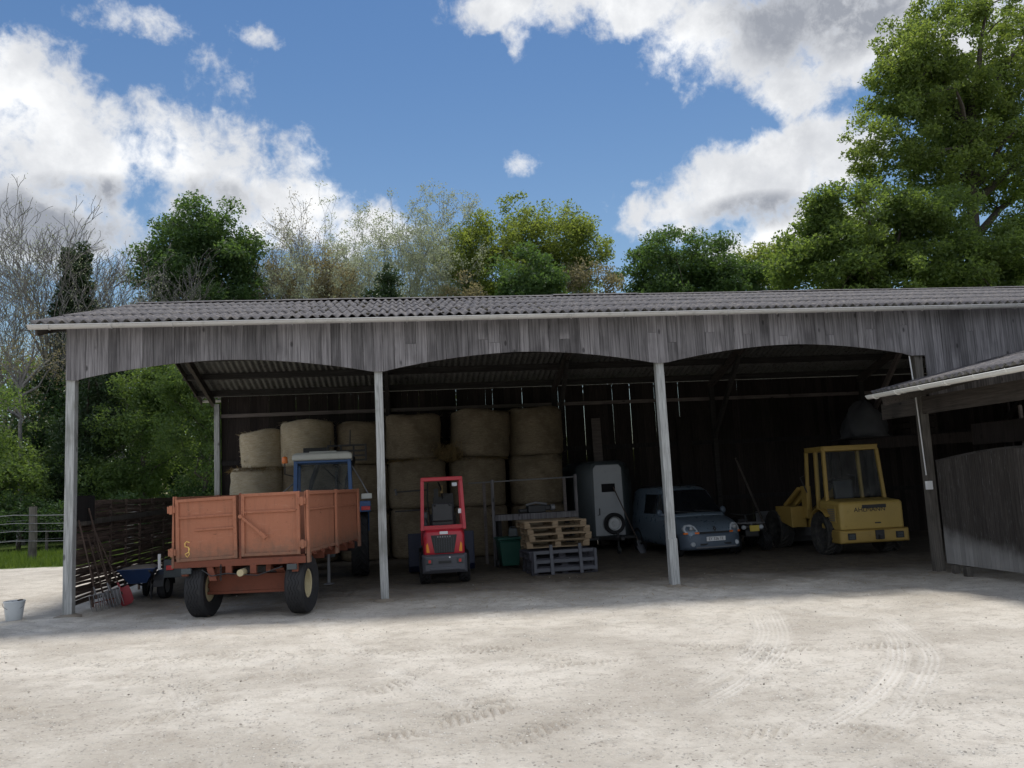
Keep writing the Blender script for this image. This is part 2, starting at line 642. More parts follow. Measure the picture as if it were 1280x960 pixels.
BL = [((-.383, .833, .399), .100, .066), ((-.315, .875, .367), .140, .062), ((-.208, .902, .379), .115, .068), ((-.177, .876, .446), .060, .050, .6), ((-.107, .915, .385), .045, .040, .6),
      ((-.146, .935, .322), .135, .052), ((-.020, .952, .305), .090, .040, .8), ((-.377, .877, .299), .150, .060), ((-.251, .834, .491), .075, .026, .34), ((-.144, .858, .493), .055, .024, .22),
      ((.137, .844, .528), .090, .034, .75), ((.137, .857, .500), .030, .040, .35), ((.274, .813, .520), .110, .038), ((.385, .793, .472), .120, .060), ((.475, .751, .462), .125, .072),
      ((.441, .798, .418), .070, .036, .7), ((.380, .869, .325), .095, .052), ((.331, .895, .301), .080, .042, .9), ((.425, .846, .335), .066, .044), ((.484, .805, .345), .060, .044, .9),
      ((.474, .798, .375), .055, .024, .5), ((.150, .918, .368), .036, .030, .26), ((.454, .853, .258), .120, .048), ((.597, .694, .403), .110, .085), ((.200, .830, .532), .070, .030, .8), ((.300, .900, .345), .05, .02, .2), ((.25, .80, .545), .16, .04)]
GREY = [((-.40, .870, .285), .16, .040), ((-.20, .925, .325), .05, .03), ((.47, .745, .475), .11, .050), ((.43, .77, .49), .08, .05), ((.40, .86, .292), .06, .02), ((-.30, .90, .33), .07, .018)]
def warp(vec, scale, amp, detail=4):
    n = t.n.new('ShaderNodeTexNoise')
    n.inputs['Scale'].default_value = scale
    n.inputs['Detail'].default_value = detail
    n.inputs['Roughness'].default_value = .6
    t.l.new(vec, n.inputs['Vector'])
    a = t.n.new('ShaderNodeVectorMath')
    a.operation = 'SUBTRACT'
    t.l.new(n.outputs['Color'], a.inputs[0])
    a.inputs[1].default_value = (.5, .5, .5)
    b = t.n.new('ShaderNodeVectorMath')
    b.operation = 'MULTIPLY_ADD'
    t.l.new(a.outputs[0], b.inputs[0])
    b.inputs[1].default_value = (amp,) * 3
    t.l.new(vec, b.inputs[2])
    return b.outputs[0]


D0 = D
D = warp(warp(D0, 8, .060), 30, .034, 7)
f0 = field(BL)
D = D0
n1 = t.noise(D, 7.5, 9, .6, .25)
n2 = t.noise(D, 21, 7, .62, .3)
n4 = t.noise(D0, 60, 6, .65, .4)
nn = t.math('ADD', t.math('ADD', t.math('MULTIPLY', t.math('SUBTRACT', n1, .5), 2.6), t.math('MULTIPLY', t.math('SUBTRACT', n2, .5), 1.9)), t.math('MULTIPLY', t.math('SUBTRACT', n4, .5), .9))
# unseen clouds behind the camera, added as fill for the shaded front
dz = t.sep(D)
back = t.ss(dz[1], .40, -.1, -.75, .62)
dens = t.math('ADD', t.math('MAXIMUM', f0, back), nn)
mask = t.ss(dens, -.08, .86)
gf = t.math('ADD', field(GREY), t.math('MULTIPLY', t.math('SUBTRACT', n1, .5), 2.4))
thick = t.math('MULTIPLY', t.ss(gf, -.9, 1.1), t.ss(dens, .0, 1.3))
n3 = t.noise(D, 12, 6, .6)
ccol = t.mix(t.ss(t.math('ADD', n3, t.math('MULTIPLY', n2, .3)), .42, .80, 0, .5), (11., 11.1, 11.2), (5.0, 5.3, 5.9))
ccol = t.mix(t.math('MULTIPLY', thick, 1.15, clamp=True), ccol, (3.6, 3.85, 4.4))
# those unseen clouds are brightened to light the barn's front
ccol = t.mix(t.ss(dz[1], .30, -.35), ccol, t.mix(n3, (11.4, 12.2, 13.4), (7.8, 8.5, 9.6)))
hz = t.ss(dz[2], .05, .60, 1.0, 0)
skc = t.mix(1., sky.outputs[0], t.mix(hz, (.52, .70, .88), (.94, 1.0, 1.04)), 'MULTIPLY')
t.put(bg.inputs[0], t.mix(mask, skc, ccol))

SC.view_settings.view_transform = 'Standard'
SC.view_settings.look = 'None'
SC.view_settings.exposure = 0.13
SC.cycles.max_bounces = 8
SC.cycles.transparent_max_bounces = 12
SC.cycles.use_adaptive_sampling = True
SC.cycles.adaptive_threshold = .02
SC.cycles.use_denoising = True
SC.cycles.sample_clamp_indirect = 6

# ================================================================== ground
TR_RIB = [[(11.28, -3.13), (10.54, -5.03), (9.93, -6.17), (9.29, -7.03), (8.59, -7.84), (8.06, -8.38)], [(10.9, -3.41), (10.32, -4.96), (9.66, -6.09), (8.95, -6.94), (8.36, -7.63)],
          [(12.09, -4.58), (11.66, -5.69), (10.93, -6.92), (10.1, -7.95), (9.41, -8.6), (8.5, -9.3)], [(12.3, -4.1), (12.16, -4.94), (11.5, -6.62), (10.65, -7.77), (9.94, -8.62), (9.35, -9.17)],
          [(2.2, -1.5), (3.0, -5.0), (4.2, -8.2), (4.6, -10)], [(4.4, -2.), (5.3, -5.2), (6.6, -8.4)]]
TR_LUG = [[(7.9, -6.6), (8.11, -7.06), (8.31, -7.77), (8.26, -8.51)], [(9.15, -6.6), (9.25, -7.02), (9.17, -8.0), (8.98, -8.74)], [(9.75, -7.0), (9.55, -7.47), (9.44, -8.35)], [(7.0, -9.16), (7.66, -9.26), (8.5, -9.5)],
          [(4.0, -7.8), (4.48, -8.18), (5.2, -8.86)], [(2.25, -7.81), (3.25, -7.41), (4.4, -6.79)], [(5.17, -8.75), (6.1, -8.01), (7.2, -7.3)], [(5.8, -7.6), (6.74, -7.35), (7.76, -6.97)], [(7.0, -8.36), (7.95, -7.96)],
          [(8.9, -7.6), (9.9, -8.2), (10.6, -9.2)], [(2.6, -4.9), (3.5, -6.0), (4.2, -7.3)], [(5.9, -4.4), (7.0, -5.3), (8.0, -6.6)], [(3.3, -8.7), (4.4, -8.9), (5.6, -9.3)], [(6.2, -8.9), (7.1, -8.2), (7.6, -7.5)], [(1.2, -6.2), (2.3, -6.9), (3.1, -7.9)], [(9.0, -5.2), (9.6, -6.1), (9.8, -7.1)], [(6.4, -6.6), (7.4, -6.1), (8.6, -5.9)], [(2.9, -8.3), (3.6, -8.0), (4.6, -7.9)], [(4.9, -7.2), (5.6, -6.5), (6.1, -5.4)], [(7.9, -8.9), (8.9, -9.0), (9.9, -9.4)], [(10.9, -7.0), (11.6, -7.6), (12.0, -8.6)],
          [(3.2, -4.2), (5.4, -4.8), (7.6, -5.2)], [(1.4, -5.3), (3.4, -5.6), (5.2, -6.1)], [(8.6, -5.4), (10.2, -6.0), (12.4, -6.2)], [(0.2, -3.9), (2.1, -4.4), (4.2, -4.5)]]


def vnoise(X, Y, s, seed):
    """smooth value noise"""
    r = np.random.default_rng(seed).random((256, 256))
    x, y = X / s, Y / s
    xi, yi = np.floor(x).astype(int), np.floor(y).astype(int)
    a, b = x - xi, y - yi
    a, b = a * a * (3 - 2 * a), b * b * (3 - 2 * b)
    g = lambda i, j: r[(xi + i) % 256, (yi + j) % 256]
    return (g(0, 0) * (1 - a) + g(1, 0) * a) * (1 - b) + (g(0, 1) * (1 - a) + g(1, 1) * a) * b - .5


def ground_axes():
    far = lambda a, n, g: np.cumsum(a * g ** np.arange(n))
    xs = np.arange(-2.5, 15.01, .024)
    xs = np.concatenate([(xs[0] - far(.06, 46, 1.19))[::-1], xs, xs[-1] + far(.06, 46, 1.19)])
    ys = [-10.6]
    while ys[-1] < 1.5:
        ys.append(ys[-1] + .018 + .004 * (ys[-1] + 10.6) / 2)
    ys = np.array(ys)
    ys = np.concatenate([(ys[0] - far(.06, 46, 1.19))[::-1], ys, ys[-1] + far(.05, 48, 1.19)])
    return xs, ys


def polydist(X, Y, pl):
    """distance to polyline, signed side and arc length"""
    P = np.array(pl)
    # refine by Catmull-like subdivision
    tt = np.linspace(0, len(P) - 1, (len(P) - 1) * 8 + 1)
    i = np.minimum(tt.astype(int), len(P) - 2)
    f = (tt - i)[:, None]
    p0, p1, p2, p3 = P[np.maximum(i - 1, 0)], P[i], P[i + 1], P[np.minimum(i + 2, len(P) - 1)]
    P = .5 * (2 * p1 + (p2 - p0) * f + (2 * p0 - 5 * p1 + 4 * p2 - p3) * f ** 2 + (3 * p1 - p0 - 3 * p2 + p3) * f ** 3)
    best = np.full(X.shape, 9.)
    sgn = np.zeros(X.shape)
    arc = np.zeros(X.shape)
    acc = 0
    for a, b in zip(P[:-1], P[1:]):
        d = b - a
        L = np.hypot(*d) + 1e-9
        d = d / L
        u = np.clip((X - a[0]) * d[0] + (Y - a[1]) * d[1], 0, L)
        dx, dy = X - a[0] - u * d[0], Y - a[1] - u * d[1]
        q = np.hypot(dx, dy)
        m = q < best
        best[m] = q[m]
        sgn[m] = np.where(d[0] * dy - d[1] * dx > 0, 1., -1.)[m]
        arc[m] = (acc + u)[m]
        acc += L
    return best, sgn, arc, acc


def build_ground():
    xs, ys = ground_axes()
    X, Y = np.meshgrid(xs, ys)
    Z = .110 - .0172 * np.clip(X, -12, 30)
    near = np.clip(1 - np.maximum(np.abs(X - 6) - 14, 0) / 12, 0, 1) * np.clip(1 - np.maximum(np.abs(Y + 4) - 9, 0) / 12, 0, 1)
    n = .024 * vnoise(X, Y, 1.7, 1) + .010 * vnoise(X, Y, .55, 2) + .008 * vnoise(X + .3 * Y, Y, .21, 3)
    rough = np.clip(.55 + 1.3 * vnoise(X, Y, .9, 11), .1, 1.3)
    n += rough * (.026 * vnoise(X, Y, .13, 4) + .017 * vnoise(X, Y, .06, 5)) + .022 * np.clip(vnoise(X * .45 + .3 * Y, Y, .14, 8) * 2.5, -1, .35) * np.clip(vnoise(X, Y, 1.1, 13) * 3 + .4, 0, 1)
    m = np.clip(vnoise(X, Y, .16, 6) * 3 - .5, 0, 1)
    n += .015 * m * np.clip(vnoise(X, Y, 1.3, 12) * 3 + .3, 0, 1)          # crumbled clods
    sub = (np.abs(X - 6.5) < 9) & (Y < -1) & (Y > -10.7)
    xs_, ys_ = X[sub], Y[sub]
    add = np.zeros(xs_.shape)
    keep = np.ones(xs_.shape)
    dust = np.zeros(xs_.shape)
    imp = np.zeros(xs_.shape)
    wear = np.clip(.75 + 1.5 * vnoise(xs_, ys_, .7, 21), .15, 1)
    for k, pl in enumerate(TR_RIB):
        d, s, arc, L = polydist(xs_, ys_, pl)
        wdw = np.clip((.13 - d) / .03, 0, 1)
        fade = np.clip(np.minimum(arc, L - arc) / 1.1, 0, 1) * wear
        if k > 3:
            fade = fade * .5
        add += fade * wdw * (-.020 + .009 * np.cos(2 * math.pi * d / .058)) + fade * .010 * np.exp(-((d - .16) / .03) ** 2)
        keep *= 1 - .75 * wdw * fade
        dust = np.maximum(dust, wdw * fade * (.55 + .45 * np.cos(2 * math.pi * d / .058)))
    for pl in TR_LUG:
        d, s, arc, L = polydist(xs_, ys_, pl)
        wdw = np.clip((.19 - d) / .03, 0, 1)
        fade = np.clip(np.minimum(arc, L - arc) / .7, 0, 1) * wear
        ph = (arc + .55 * d + .05 * (s > 0)) / .095
        add += fade * wdw * .020 * np.clip(np.cos(2 * math.pi * ph + 1.5 * vnoise(xs_, ys_, .25, 31)) * 1.4, -1, 1) * np.clip(.85 + 1.6 * vnoise(xs_, ys_, .33, 33), 0, 1)
        keep *= 1 - .5 * wdw * fade
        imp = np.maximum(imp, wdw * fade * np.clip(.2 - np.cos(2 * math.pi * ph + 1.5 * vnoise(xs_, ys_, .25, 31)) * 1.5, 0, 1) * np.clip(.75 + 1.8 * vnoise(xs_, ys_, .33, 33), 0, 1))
    n[sub] = n[sub] * keep + add
    Z = Z + n * near
    V = np.stack([X, Y, Z], -1).reshape(-1, 3)
    nx, ny = len(xs), len(ys)
    i = (np.arange(ny - 1)[:, None] * nx + np.arange(nx - 1)).ravel()
    Q = np.stack([i, i + 1, i + nx + 1, i + nx], -1)
    m, nt, out = _new('yard_ground')
    t = NT(nt)
    tc = nt.nodes.new('ShaderNodeTexCoord')
    o = tc.outputs['Object']
    x, y, z = t.sep(o)
    a = t.noise(o, .55, 6, .62)
    b = t.noise(o, 3.5, 7, .7)
    c_ = t.noise(o, 26, 6, .72)
    e = t.noise(o, 95, 4, .7)
    col = t.mix(t.ss(a, .36, .64), (.44, .402, .352), (.60, .558, .50))
    col = t.mix(t.ss(b, .46, .70, 0, .6), col, (.36, .32, .275))
    st_ = t.noise(t.coord(scale=(1.2, 5.5, 1), rot=(0, 0, R(-8))), 2.6, 7, .7, .5)
    col = t.mix(t.ss(st_, .52, .70, 0, .5), col, (.33, .295, .255))
    st2 = t.noise(t.coord(scale=(2.5, 11, 1), rot=(0, 0, R(12))), 3.4, 6, .75, .8)
    col = t.mix(t.ss(st2, .56, .70, 0, .38), col, (.29, .255, .215))
    col = t.mix(t.ss(c_, .56, .74, 0, .55), col, (.68, .64, .59))
    col = t.mix(t.ss(c_, .44, .30, 0, .45), col, (.33, .295, .25))
    col = t.mix(t.ss(e, .62, .74, 0, .5), col, (.30, .27, .23))
    pd = nt.nodes.new('ShaderNodeAttribute')
    pd.attribute_name = 'packed_dust'
    col = t.mix(t.math('MULTIPLY', pd.outputs['Fac'], .65), col, (.70, .67, .63))
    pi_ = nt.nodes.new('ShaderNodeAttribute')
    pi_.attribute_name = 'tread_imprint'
    col = t.mix(t.math('MULTIPLY', pi_.outputs['Fac'], .6), col, (.27, .24, .205))  # pressed damp dirt, darkened further to paint in the shade of the hollows
    vo = nt.nodes.new('ShaderNodeTexVoronoi')
    vo.inputs['Scale'].default_value = 34
    t.l.new(o, vo.inputs['Vector'])
    vc = t.sep(vo.outputs['Color'])
    stone = t.math('MULTIPLY', t.ss(vo.outputs['Distance'], .42, .30), t.ss(t.math('ADD', vc[0], t.math('MULTIPLY', t.math('SUBTRACT', b, .5), .9)), .60, .68))
    col = t.mix(t.math('MULTIPLY', stone, .8), col, t.mix(vc[1], (.22, .20, .175), (.68, .65, .60)))
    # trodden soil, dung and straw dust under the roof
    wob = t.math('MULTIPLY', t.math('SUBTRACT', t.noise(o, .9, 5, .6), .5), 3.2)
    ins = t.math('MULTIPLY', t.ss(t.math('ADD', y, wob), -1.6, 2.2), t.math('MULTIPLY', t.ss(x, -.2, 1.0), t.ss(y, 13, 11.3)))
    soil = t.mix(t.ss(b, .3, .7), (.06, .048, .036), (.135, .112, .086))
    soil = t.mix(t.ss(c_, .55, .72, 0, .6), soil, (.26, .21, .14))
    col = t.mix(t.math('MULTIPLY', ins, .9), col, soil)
    # meadow away from the yard
    gr = t.math('MAXIMUM', t.math('MULTIPLY', t.ss(t.math('ADD', y, t.math('MULTIPLY', b, .8)), 11.6, 12.1), t.ss(x, .5, -1.)), t.math('MAXIMUM', t.ss(y, 14, 18), t.ss(y, -30, -40)))
    col = t.mix(gr, col, t.mix(b, (.05, .085, .018), (.10, .14, .03)))
    h = t.math('ADD', t.math('ADD', t.math('MULTIPLY', c_, .8), t.math('MULTIPLY', e, .4)), t.math('MULTIPLY', stone, .5))
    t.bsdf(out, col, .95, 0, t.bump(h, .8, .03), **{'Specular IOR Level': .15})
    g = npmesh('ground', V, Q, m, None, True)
    full = np.zeros(X.shape)
    full[sub] = dust
    at = g.data.attributes.new('packed_dust', 'FLOAT', 'POINT')
    at.data.foreach_set('value', full.ravel().astype(np.float32))
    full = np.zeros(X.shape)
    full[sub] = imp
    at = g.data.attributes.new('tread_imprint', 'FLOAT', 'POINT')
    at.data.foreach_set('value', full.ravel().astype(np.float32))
    tag(g, None, None, None, 'structure')


build_ground()

# pebbles and crumbs lying over the yard
pb = MB()
for i in range(1100):
    x, y = random.uniform(-2, 14), -10.3 + 10.5 * random.random() ** 1.3
    if random.random() < .2:
        y = random.uniform(-1.5, 3)
    r = random.choice([.005, .006, .007, .009, .013]) * random.uniform(.7, 1.25)
    k = len(pb.v)
    cc = Vector((x, y, gz(x) + r * .35))
    pb.add([cc + Vector((q[0] * r * random.uniform(.7, 1.3), q[1] * r * random.uniform(.7, 1.3), q[2] * r * random.uniform(.5, .9))) for q in ((1, 0, 0), (0, 1, 0), (-1, 0, 0), (0, -1, 0), (0, 0, 1), (0, 0, -1))],
           [(0, 1, 4), (1, 2, 4), (2, 3, 4), (3, 0, 4), (1, 0, 5), (2, 1, 5), (3, 2, 5), (0, 3, 5)])
m_peb = wood('pebble_stone', (.50, .46, .41), (.26, .235, .20), grain=(30, 30, 30), var=.7, streak=(.12, .10, .08))
tag(pb.build('yard_gravel', m_peb), None, None, None, 'stuff')

# ================================================================== barn
S, DEP, XL, XR = 5.4, 11.22, -.514, 27.5
RZ, EZ, YE = 6.835, 5.15, -.42                    # ridge, eave edge
SL = (RZ - EZ) / (DEP / 2 - YE)


def roof_z(y):
    return RZ - abs(y - DEP / 2) * SL


def wave_sheet(along, across0, across1, zf, nrow, pitch=.177, amp=.030, step=.014, flip=False, sub=8):
    """rows of lapped corrugated sheets. along=(a0,a1) is the axis the waves repeat on; across goes up the slope. returns V,Q with (a, b, z)"""
    a = np.arange(along[0], along[1] + 1e-6, pitch / sub)
    Vs, Qs, k = [], [], 0
    L = across1 - across0
    r_ = np.random.default_rng(3)
    jit = r_.uniform(-.006, .006, 400)
    for j in range(nrow):
        b0, b1 = across0 + L * j / nrow - (.10 if j else 0) * np.sign(L), across0 + L * (j + 1) / nrow
        bs = np.linspace(b0, b1, 4)
        A, B = np.meshgrid(a, bs)
        sheet = ((A - along[0]) / (pitch * 5.0)).astype(int)
        lift = step * (1 - (B - b0) / (b1 - b0)) * (1 if j else .4)
        Z = zf(B) + amp * np.cos(2 * math.pi * (A - along[0]) / pitch) + lift + jit[(sheet + 37 * j) % 400] * .7
        for th in (0., -.009):
            Vs.append(np.stack([A, B, Z + th], -1).reshape(-1, 3))
        n, m = len(a), 4
        i = (np.arange(m - 1)[:, None] * n + np.arange(n - 1)).ravel() + k
        top = np.stack([i, i + 1, i + n + 1, i + n], -1)
        bot = top[:, ::-1] + n * m
        e = np.arange(n - 1) + k
        edge = np.stack([e, e + n * m, e + n * m + 1, e + 1], -1)
        edge2 = edge + n * (m - 1)
        Qs += [top, bot, edge, edge2[:, ::-1]]
        k += 2 * n * m
    under = np.concatenate([np.full(len(q), 1 if i % 4 == 1 else 0) for i, q in enumerate(Qs)])
    return np.concatenate(Vs), np.concatenate(Qs), under


def under_slot(o, under):
    o.data.materials.append(m_sheetunder)
    o.data.polygons.foreach_set('material_index', under.astype(np.int32))


barn = thing('barn', 'long open timber barn with grey corrugated roof and arched board fascia above four posts', 'barn', (0, 0, 0))
V1, Q1, U1 = wave_sheet((XL, XR), YE, DEP / 2 - .02, roof_z, 4)
V2, Q2, U2 = wave_sheet((XL, XR), DEP - YE, DEP / 2 + .02, roof_z, 4)
roof = npmesh('roof', np.concatenate([V1, V2]), np.concatenate([Q1, Q2[:, ::-1] + len(V1)]), m_sheet, barn, True)
under_slot(roof, np.concatenate([U1, U2]))
mb = MB()
x = XL
while x < XR - .1:
    x2 = min(x + 1.15, XR)
    dz = random.uniform(-.01, .012)
    mb.prism([(x, DEP / 2 + y, RZ + z + dz) for y, z in ((-.30, -.035), (-.26, -.01), (-.09, .04), (0, .058), (.09, .04), (.26, -.01), (.30, -.035), (.09, .018), (0, .032), (-.09, .018))], (x2 - x - .006, 0, 0))
    x = x2
mb.build('ridge_cap', m_sheet, roof)
# moss cushions on the sheets
mo = MB()
for i in range(420):
    xx, yy = random.uniform(XL + .1, XR), random.uniform(YE + .1, DEP / 2)
    xx = XL + round((xx - XL) / .177 - .5) * .177 + .088
    r = random.uniform(.012, .04)
    mo.ball((xx, yy, roof_z(yy) - .012), (r * 1.3, r * 2, r), 6, 4, .2)
m_moss = paint('roof_moss', (.055, .047, .03), .95, 0, .4, .3, (.10, .09, .05), 8, .6, 60)
o = mo.build('moss', m_moss, roof)
o['kind'] = 'stuff'

# gutter
mb = MB()
gy, gzz, gr_ = YE - .045, 5.082, .068


def gutter_mesh(p, q, side, r=.068):
    """half round gutter from p to q; side = unit vector across"""
    mb = MB()
    p, q, side = Vector(p), Vector(q), Vector(side)
    rings = []
    for c in (p, q):
        ring = [c + side * (r * math.cos(a)) + Vector((0, 0, r * math.sin(a))) for a in [math.pi + math.pi * i / 10 for i in range(11)]]
        ring += [c + side * ((r - .006) * math.cos(a)) + Vector((0, 0, (r - .006) * math.sin(a))) for a in [2 * math.pi - math.pi * i / 10 for i in range(11)]]
        rings.append(ring)
    mb.loft(rings)
    # rolled lip
    mb.tube([p + side * -r, q + side * -r], .011, 8)
    for c, d in ((p, (q - p).normalized()), (q, (p - q).normalized())):
        mb.prism([c + side * (r * math.cos(a)) + Vector((0, 0, r * math.sin(a))) for a in [math.pi + math.pi * i / 10 for i in range(11)]], d * .008)
    n = int((q - p).length / 1.35)
    for i in range(1, n + 1):                    # sleeve joints
        c = p + (q - p) * (i / (n + 1))
        dd = (q - p).normalized()
        rr = r + .005
        rings = []
        for k in (-.025, .025):
            cc = c + dd * k
            ring = [cc + side * (rr * math.cos(a)) + Vector((0, 0, rr * math.sin(a))) for a in [math.pi * .95 + math.pi * 1.1 * j / 10 for j in range(11)]]
            ring += [cc + side * ((rr - .004) * math.cos(a)) + Vector((0, 0, (rr - .004) * math.sin(a))) for a in [math.pi * 2.05 - math.pi * 1.1 * j / 10 for j in range(11)]]
            rings.append(ring)
        mb.loft(rings)
    return mb


gut = gutter_mesh((XL + .01, gy, gzz), (XR - .01, gy, gzz), (0, 1, 0)).build('gutter', m_gutter, barn, 40)
for i in range(27):
    xx = XL + .35 + i * 1.02
    MB().tube([(xx, gy + .11 * math.cos(a) * .7, gzz + .078 * math.sin(a)) for a in [math.pi + math.pi * k / 8 for k in range(9)]], .008, 5).build('bracket', m_gutter, gut)

# arched board fascia
HV = 4.172


def arch(x):
    k = x / S
    if k < 0 or k > 3:
        return HV if k < 0 else 3.30
    f = k - math.floor(k)
    if f < .03 or f > .97:
        return HV - .015
    u = (f - .03) / .94
    return HV + .285 * (1 - abs(2 * u - 1) ** 1.75) ** .95


mb = MB()
x = -.02
while x < XR - .05:
    wd = random.uniform(.165, .215)
    x2 = x + wd - .006
    zt = 5.18
    yo = -.115 + random.uniform(-.004, .004)
    if x < 16.2 - .07 < x2:
        x2 = 16.13
        wd = x2 - x + .006
    m1, m2 = arch(x + .001), arch(min(x2, 16.19) if x < 16.19 else x2)
    th = .024
    joint = random.random() < .12 and x > 3
    ch = [(x, yo, m1), (x2, yo, m2), (x2, yo, zt), (x, yo, zt)]
    if joint:
        zj = random.uniform(4.55, 4.8)
        mb.prism([(x, yo, m1), (x2, yo, m2), (x2, yo, zj), (x, yo, zj)], (0, th, 0))
        mb.prism([(x, yo - .002, zj + .004), (x2, yo - .002, zj + .004), (x2, yo - .002, zt), (x, yo - .002, zt)], (0, th, 0))
    else:
        mb.prism(ch, (0, th, 0))
    x += wd
mb.build('fascia_boarding', m_valance, barn)
# beams behind the fascia
mb = MB()
mb.box(((XR) / 2, -.03, 4.93), (XR - .1, .10, .2))
mb.build('eave_beam', m_beam, barn)
# front posts
for i, (wx, wy, dx) in enumerate([(.15, .17, .045), (.145, .15, 0), (.155, .15, .0), (.17, .17, .02)]):
    p = MB()
    x0 = i * S + dx
    z0 = gz(i * S) - .06
    zt = 4.85
    b = MB()
    n = 7
    rings = []
    for k in range(n):
        z = z0 + (zt - z0) * k / (n - 1)
        jx, jy = random.uniform(-.006, .006), random.uniform(-.006, .006)
        rings.append([(x0 - wx / 2 + jx, -wy / 2 + .01 + jy, z), (x0 + wx / 2 + jx, -wy / 2 + .01 + jy, z), (x0 + wx / 2 + jx, wy / 2 + .01 + jy, z), (x0 - wx / 2 + jx, wy / 2 + .01 + jy, z)])
    b.loft(rings)
    po = b.build('post', m_post if i < 3 else m_fencewood, barn, None, .006)
    if i == 2:
        MB().box((x0, -.005, z0 + .47), (wx + .012, wy + .02, .95)).build('post_splice', m_post, po, None, .004)
    ft = MB()
    rings = []
    for rr_, zz_ in ((.26, -.03), (.19, .012), (.11, .035), (.06, .04)):
        rings.append([(x0 + rr_ * math.cos(a) * random.uniform(.85, 1.2), .01 + rr_ * math.sin(a) * random.uniform(.85, 1.2), gz(i * S) + zz_ + random.uniform(-.006, .006)) for a in [2 * math.pi * q / 14 for q in range(14)]])
    ft.loft(rings).build('footing', m_dust, po, 60)
# white conduit and switch box on the last post
mb = MB()
mb.tube([(16.03, -.05, 4.30), (16.06, -.08, 3.4), (16.10, -.09, 1.75)], .012, 6)
mb.build('conduit', m_cable, barn, 60)
MB().box((16.13, -.10, 1.55), (.13, .06, .17)).build('switch_box', m_white, barn, None, .008)
# trusses: rafters, tie pieces, posts
yr = DEP / 2
for i in range(6):
    x0 = i * S + (0 if i < 5 else -.1)
    b = MB()
    for sy, ya in ((-1, .02), (1, DEP - YE - .3)):
        b.bar((x0, yr, RZ - .30), (x0, ya, roof_z(ya) - .28), .10, .24)
    b.build('rafter', m_rafter, barn)
    if i:
        MB().bar((x0, .05, 4.72), (x0, 1.9, 5.35), .09, .16).build('knee_brace', m_beam, barn)
        b = MB()
        b.bar((x0, DEP - .05, 3.2), (x0, DEP - 2.6, roof_z(DEP - 2.6) - .38), .10, .16)
        b.build('knee_brace', m_palebeam if i == 4 else m_beam, barn)
    MB().box((x0 + (.14 if i == 0 else 0), DEP - .06, 2.4), (.16, .16, 5.0)).build('rear_post', m_post if i == 0 else m_beam, barn, None, .006)
# purlins under the sheets
for sy in (-1, 1):
    for k in range(5):
        yy = yr + sy * (.35 + k * 1.25)
        MB().box(((XL + XR) / 2, yy, roof_z(yy) - .13), (XR - XL - .04, .075, .18), (sy * -math.atan(SL), 0, 0)).build('purlin', m_beam, barn)
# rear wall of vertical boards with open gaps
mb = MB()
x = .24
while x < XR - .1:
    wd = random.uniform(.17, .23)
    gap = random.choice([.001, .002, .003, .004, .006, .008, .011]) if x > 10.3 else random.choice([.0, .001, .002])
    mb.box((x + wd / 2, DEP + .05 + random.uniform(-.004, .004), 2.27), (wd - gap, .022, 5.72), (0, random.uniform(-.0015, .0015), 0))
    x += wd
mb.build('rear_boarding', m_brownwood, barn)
mb = MB()
for z in (1.2, 3.05):
    mb.box(((XR) / 2 + .1, DEP - .02, z), (XR - .3, .07, .14))
mb.build('wall_rail', m_darkwood, barn)
MB().box((XR / 2 + .1, DEP - .03, 4.52), (XR - .3, .07, .11)).build('wall_rail', m_palebeam, barn)
# right end wall
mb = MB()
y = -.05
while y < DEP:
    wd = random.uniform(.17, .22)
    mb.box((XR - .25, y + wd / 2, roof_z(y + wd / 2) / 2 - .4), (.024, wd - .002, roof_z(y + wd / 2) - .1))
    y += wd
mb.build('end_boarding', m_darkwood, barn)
# verge boards and the stub of rear gutter on the left gable
b = MB()
for sy, ya in ((-1, YE + .05), (1, DEP - YE - .05)):
    b.bar((XL + .1, yr, RZ - .16), (XL + .1, ya, roof_z(ya) - .15), .03, .18)
b.build('verge_board', m_rafter, barn)
gutter_mesh((XL + .02, DEP - YE + .035, gzz), (XR - .05, DEP - YE + .035, gzz), (0, 1, 0)).build('gutter', m_gutter, barn, 40)

# ================================================================== wing at the right
wing = thing('side_shed', 'low lean-to shed with sky-bright gutter and corrugated roof joined to the right of the barn', 'shed', (0, 0, 0))
WX, WZ, WS, WY0, WY1 = 15.06, 3.43, .213, -.13, -4.75
V1, Q1, U1 = wave_sheet((WY1, WY0), WX, WX + 7.5, lambda b: WZ + (b - WX) * WS, 3)
V1 = V1[:, [1, 0, 2]]
under_slot(npmesh('roof', V1, Q1[:, ::-1], m_sheet, wing, True), U1)
wg = gutter_mesh((WX - .03, WY0 + .02, WZ - .06), (WX - .03, WY1 - .05, WZ - .09), (1, 0, 0)).build('gutter', m_gutterlit, wing, 40)
for i in range(7):
    yy = WY0 - .25 - i * .72
    MB().tube([(WX - .03 + .08 * math.cos(a), yy, WZ - .065 + .078 * math.sin(a)) for a in [math.pi + math.pi * k / 8 for k in range(9)]], .009, 5).build('bracket', m_gutterlit, wg)
MB().box((16.22, -1.7, 3.14), (.07, 6.1, .34)).build('header_beam', m_rafter, wing)
for k in range(5):
    xx = WX + .25 + k * 1.6
    MB().box((xx, (WY0 + WY1) / 2, WZ + (xx - WX) * WS - .10), (.07, WY0 - WY1 - .1, .12)).build('purlin', m_beam, wing)
for yy in (-.4, -4.6):
    MB().bar((WX + .1, yy, WZ - .2), (WX + 7.4, yy, WZ - .2 + 7.3 * WS), .08, .18).build('rafter', m_rafter, wing)
MB().box((16.35, -4.62, 1.6), (.16, .16, 3.4)).build('post', m_beam, wing)
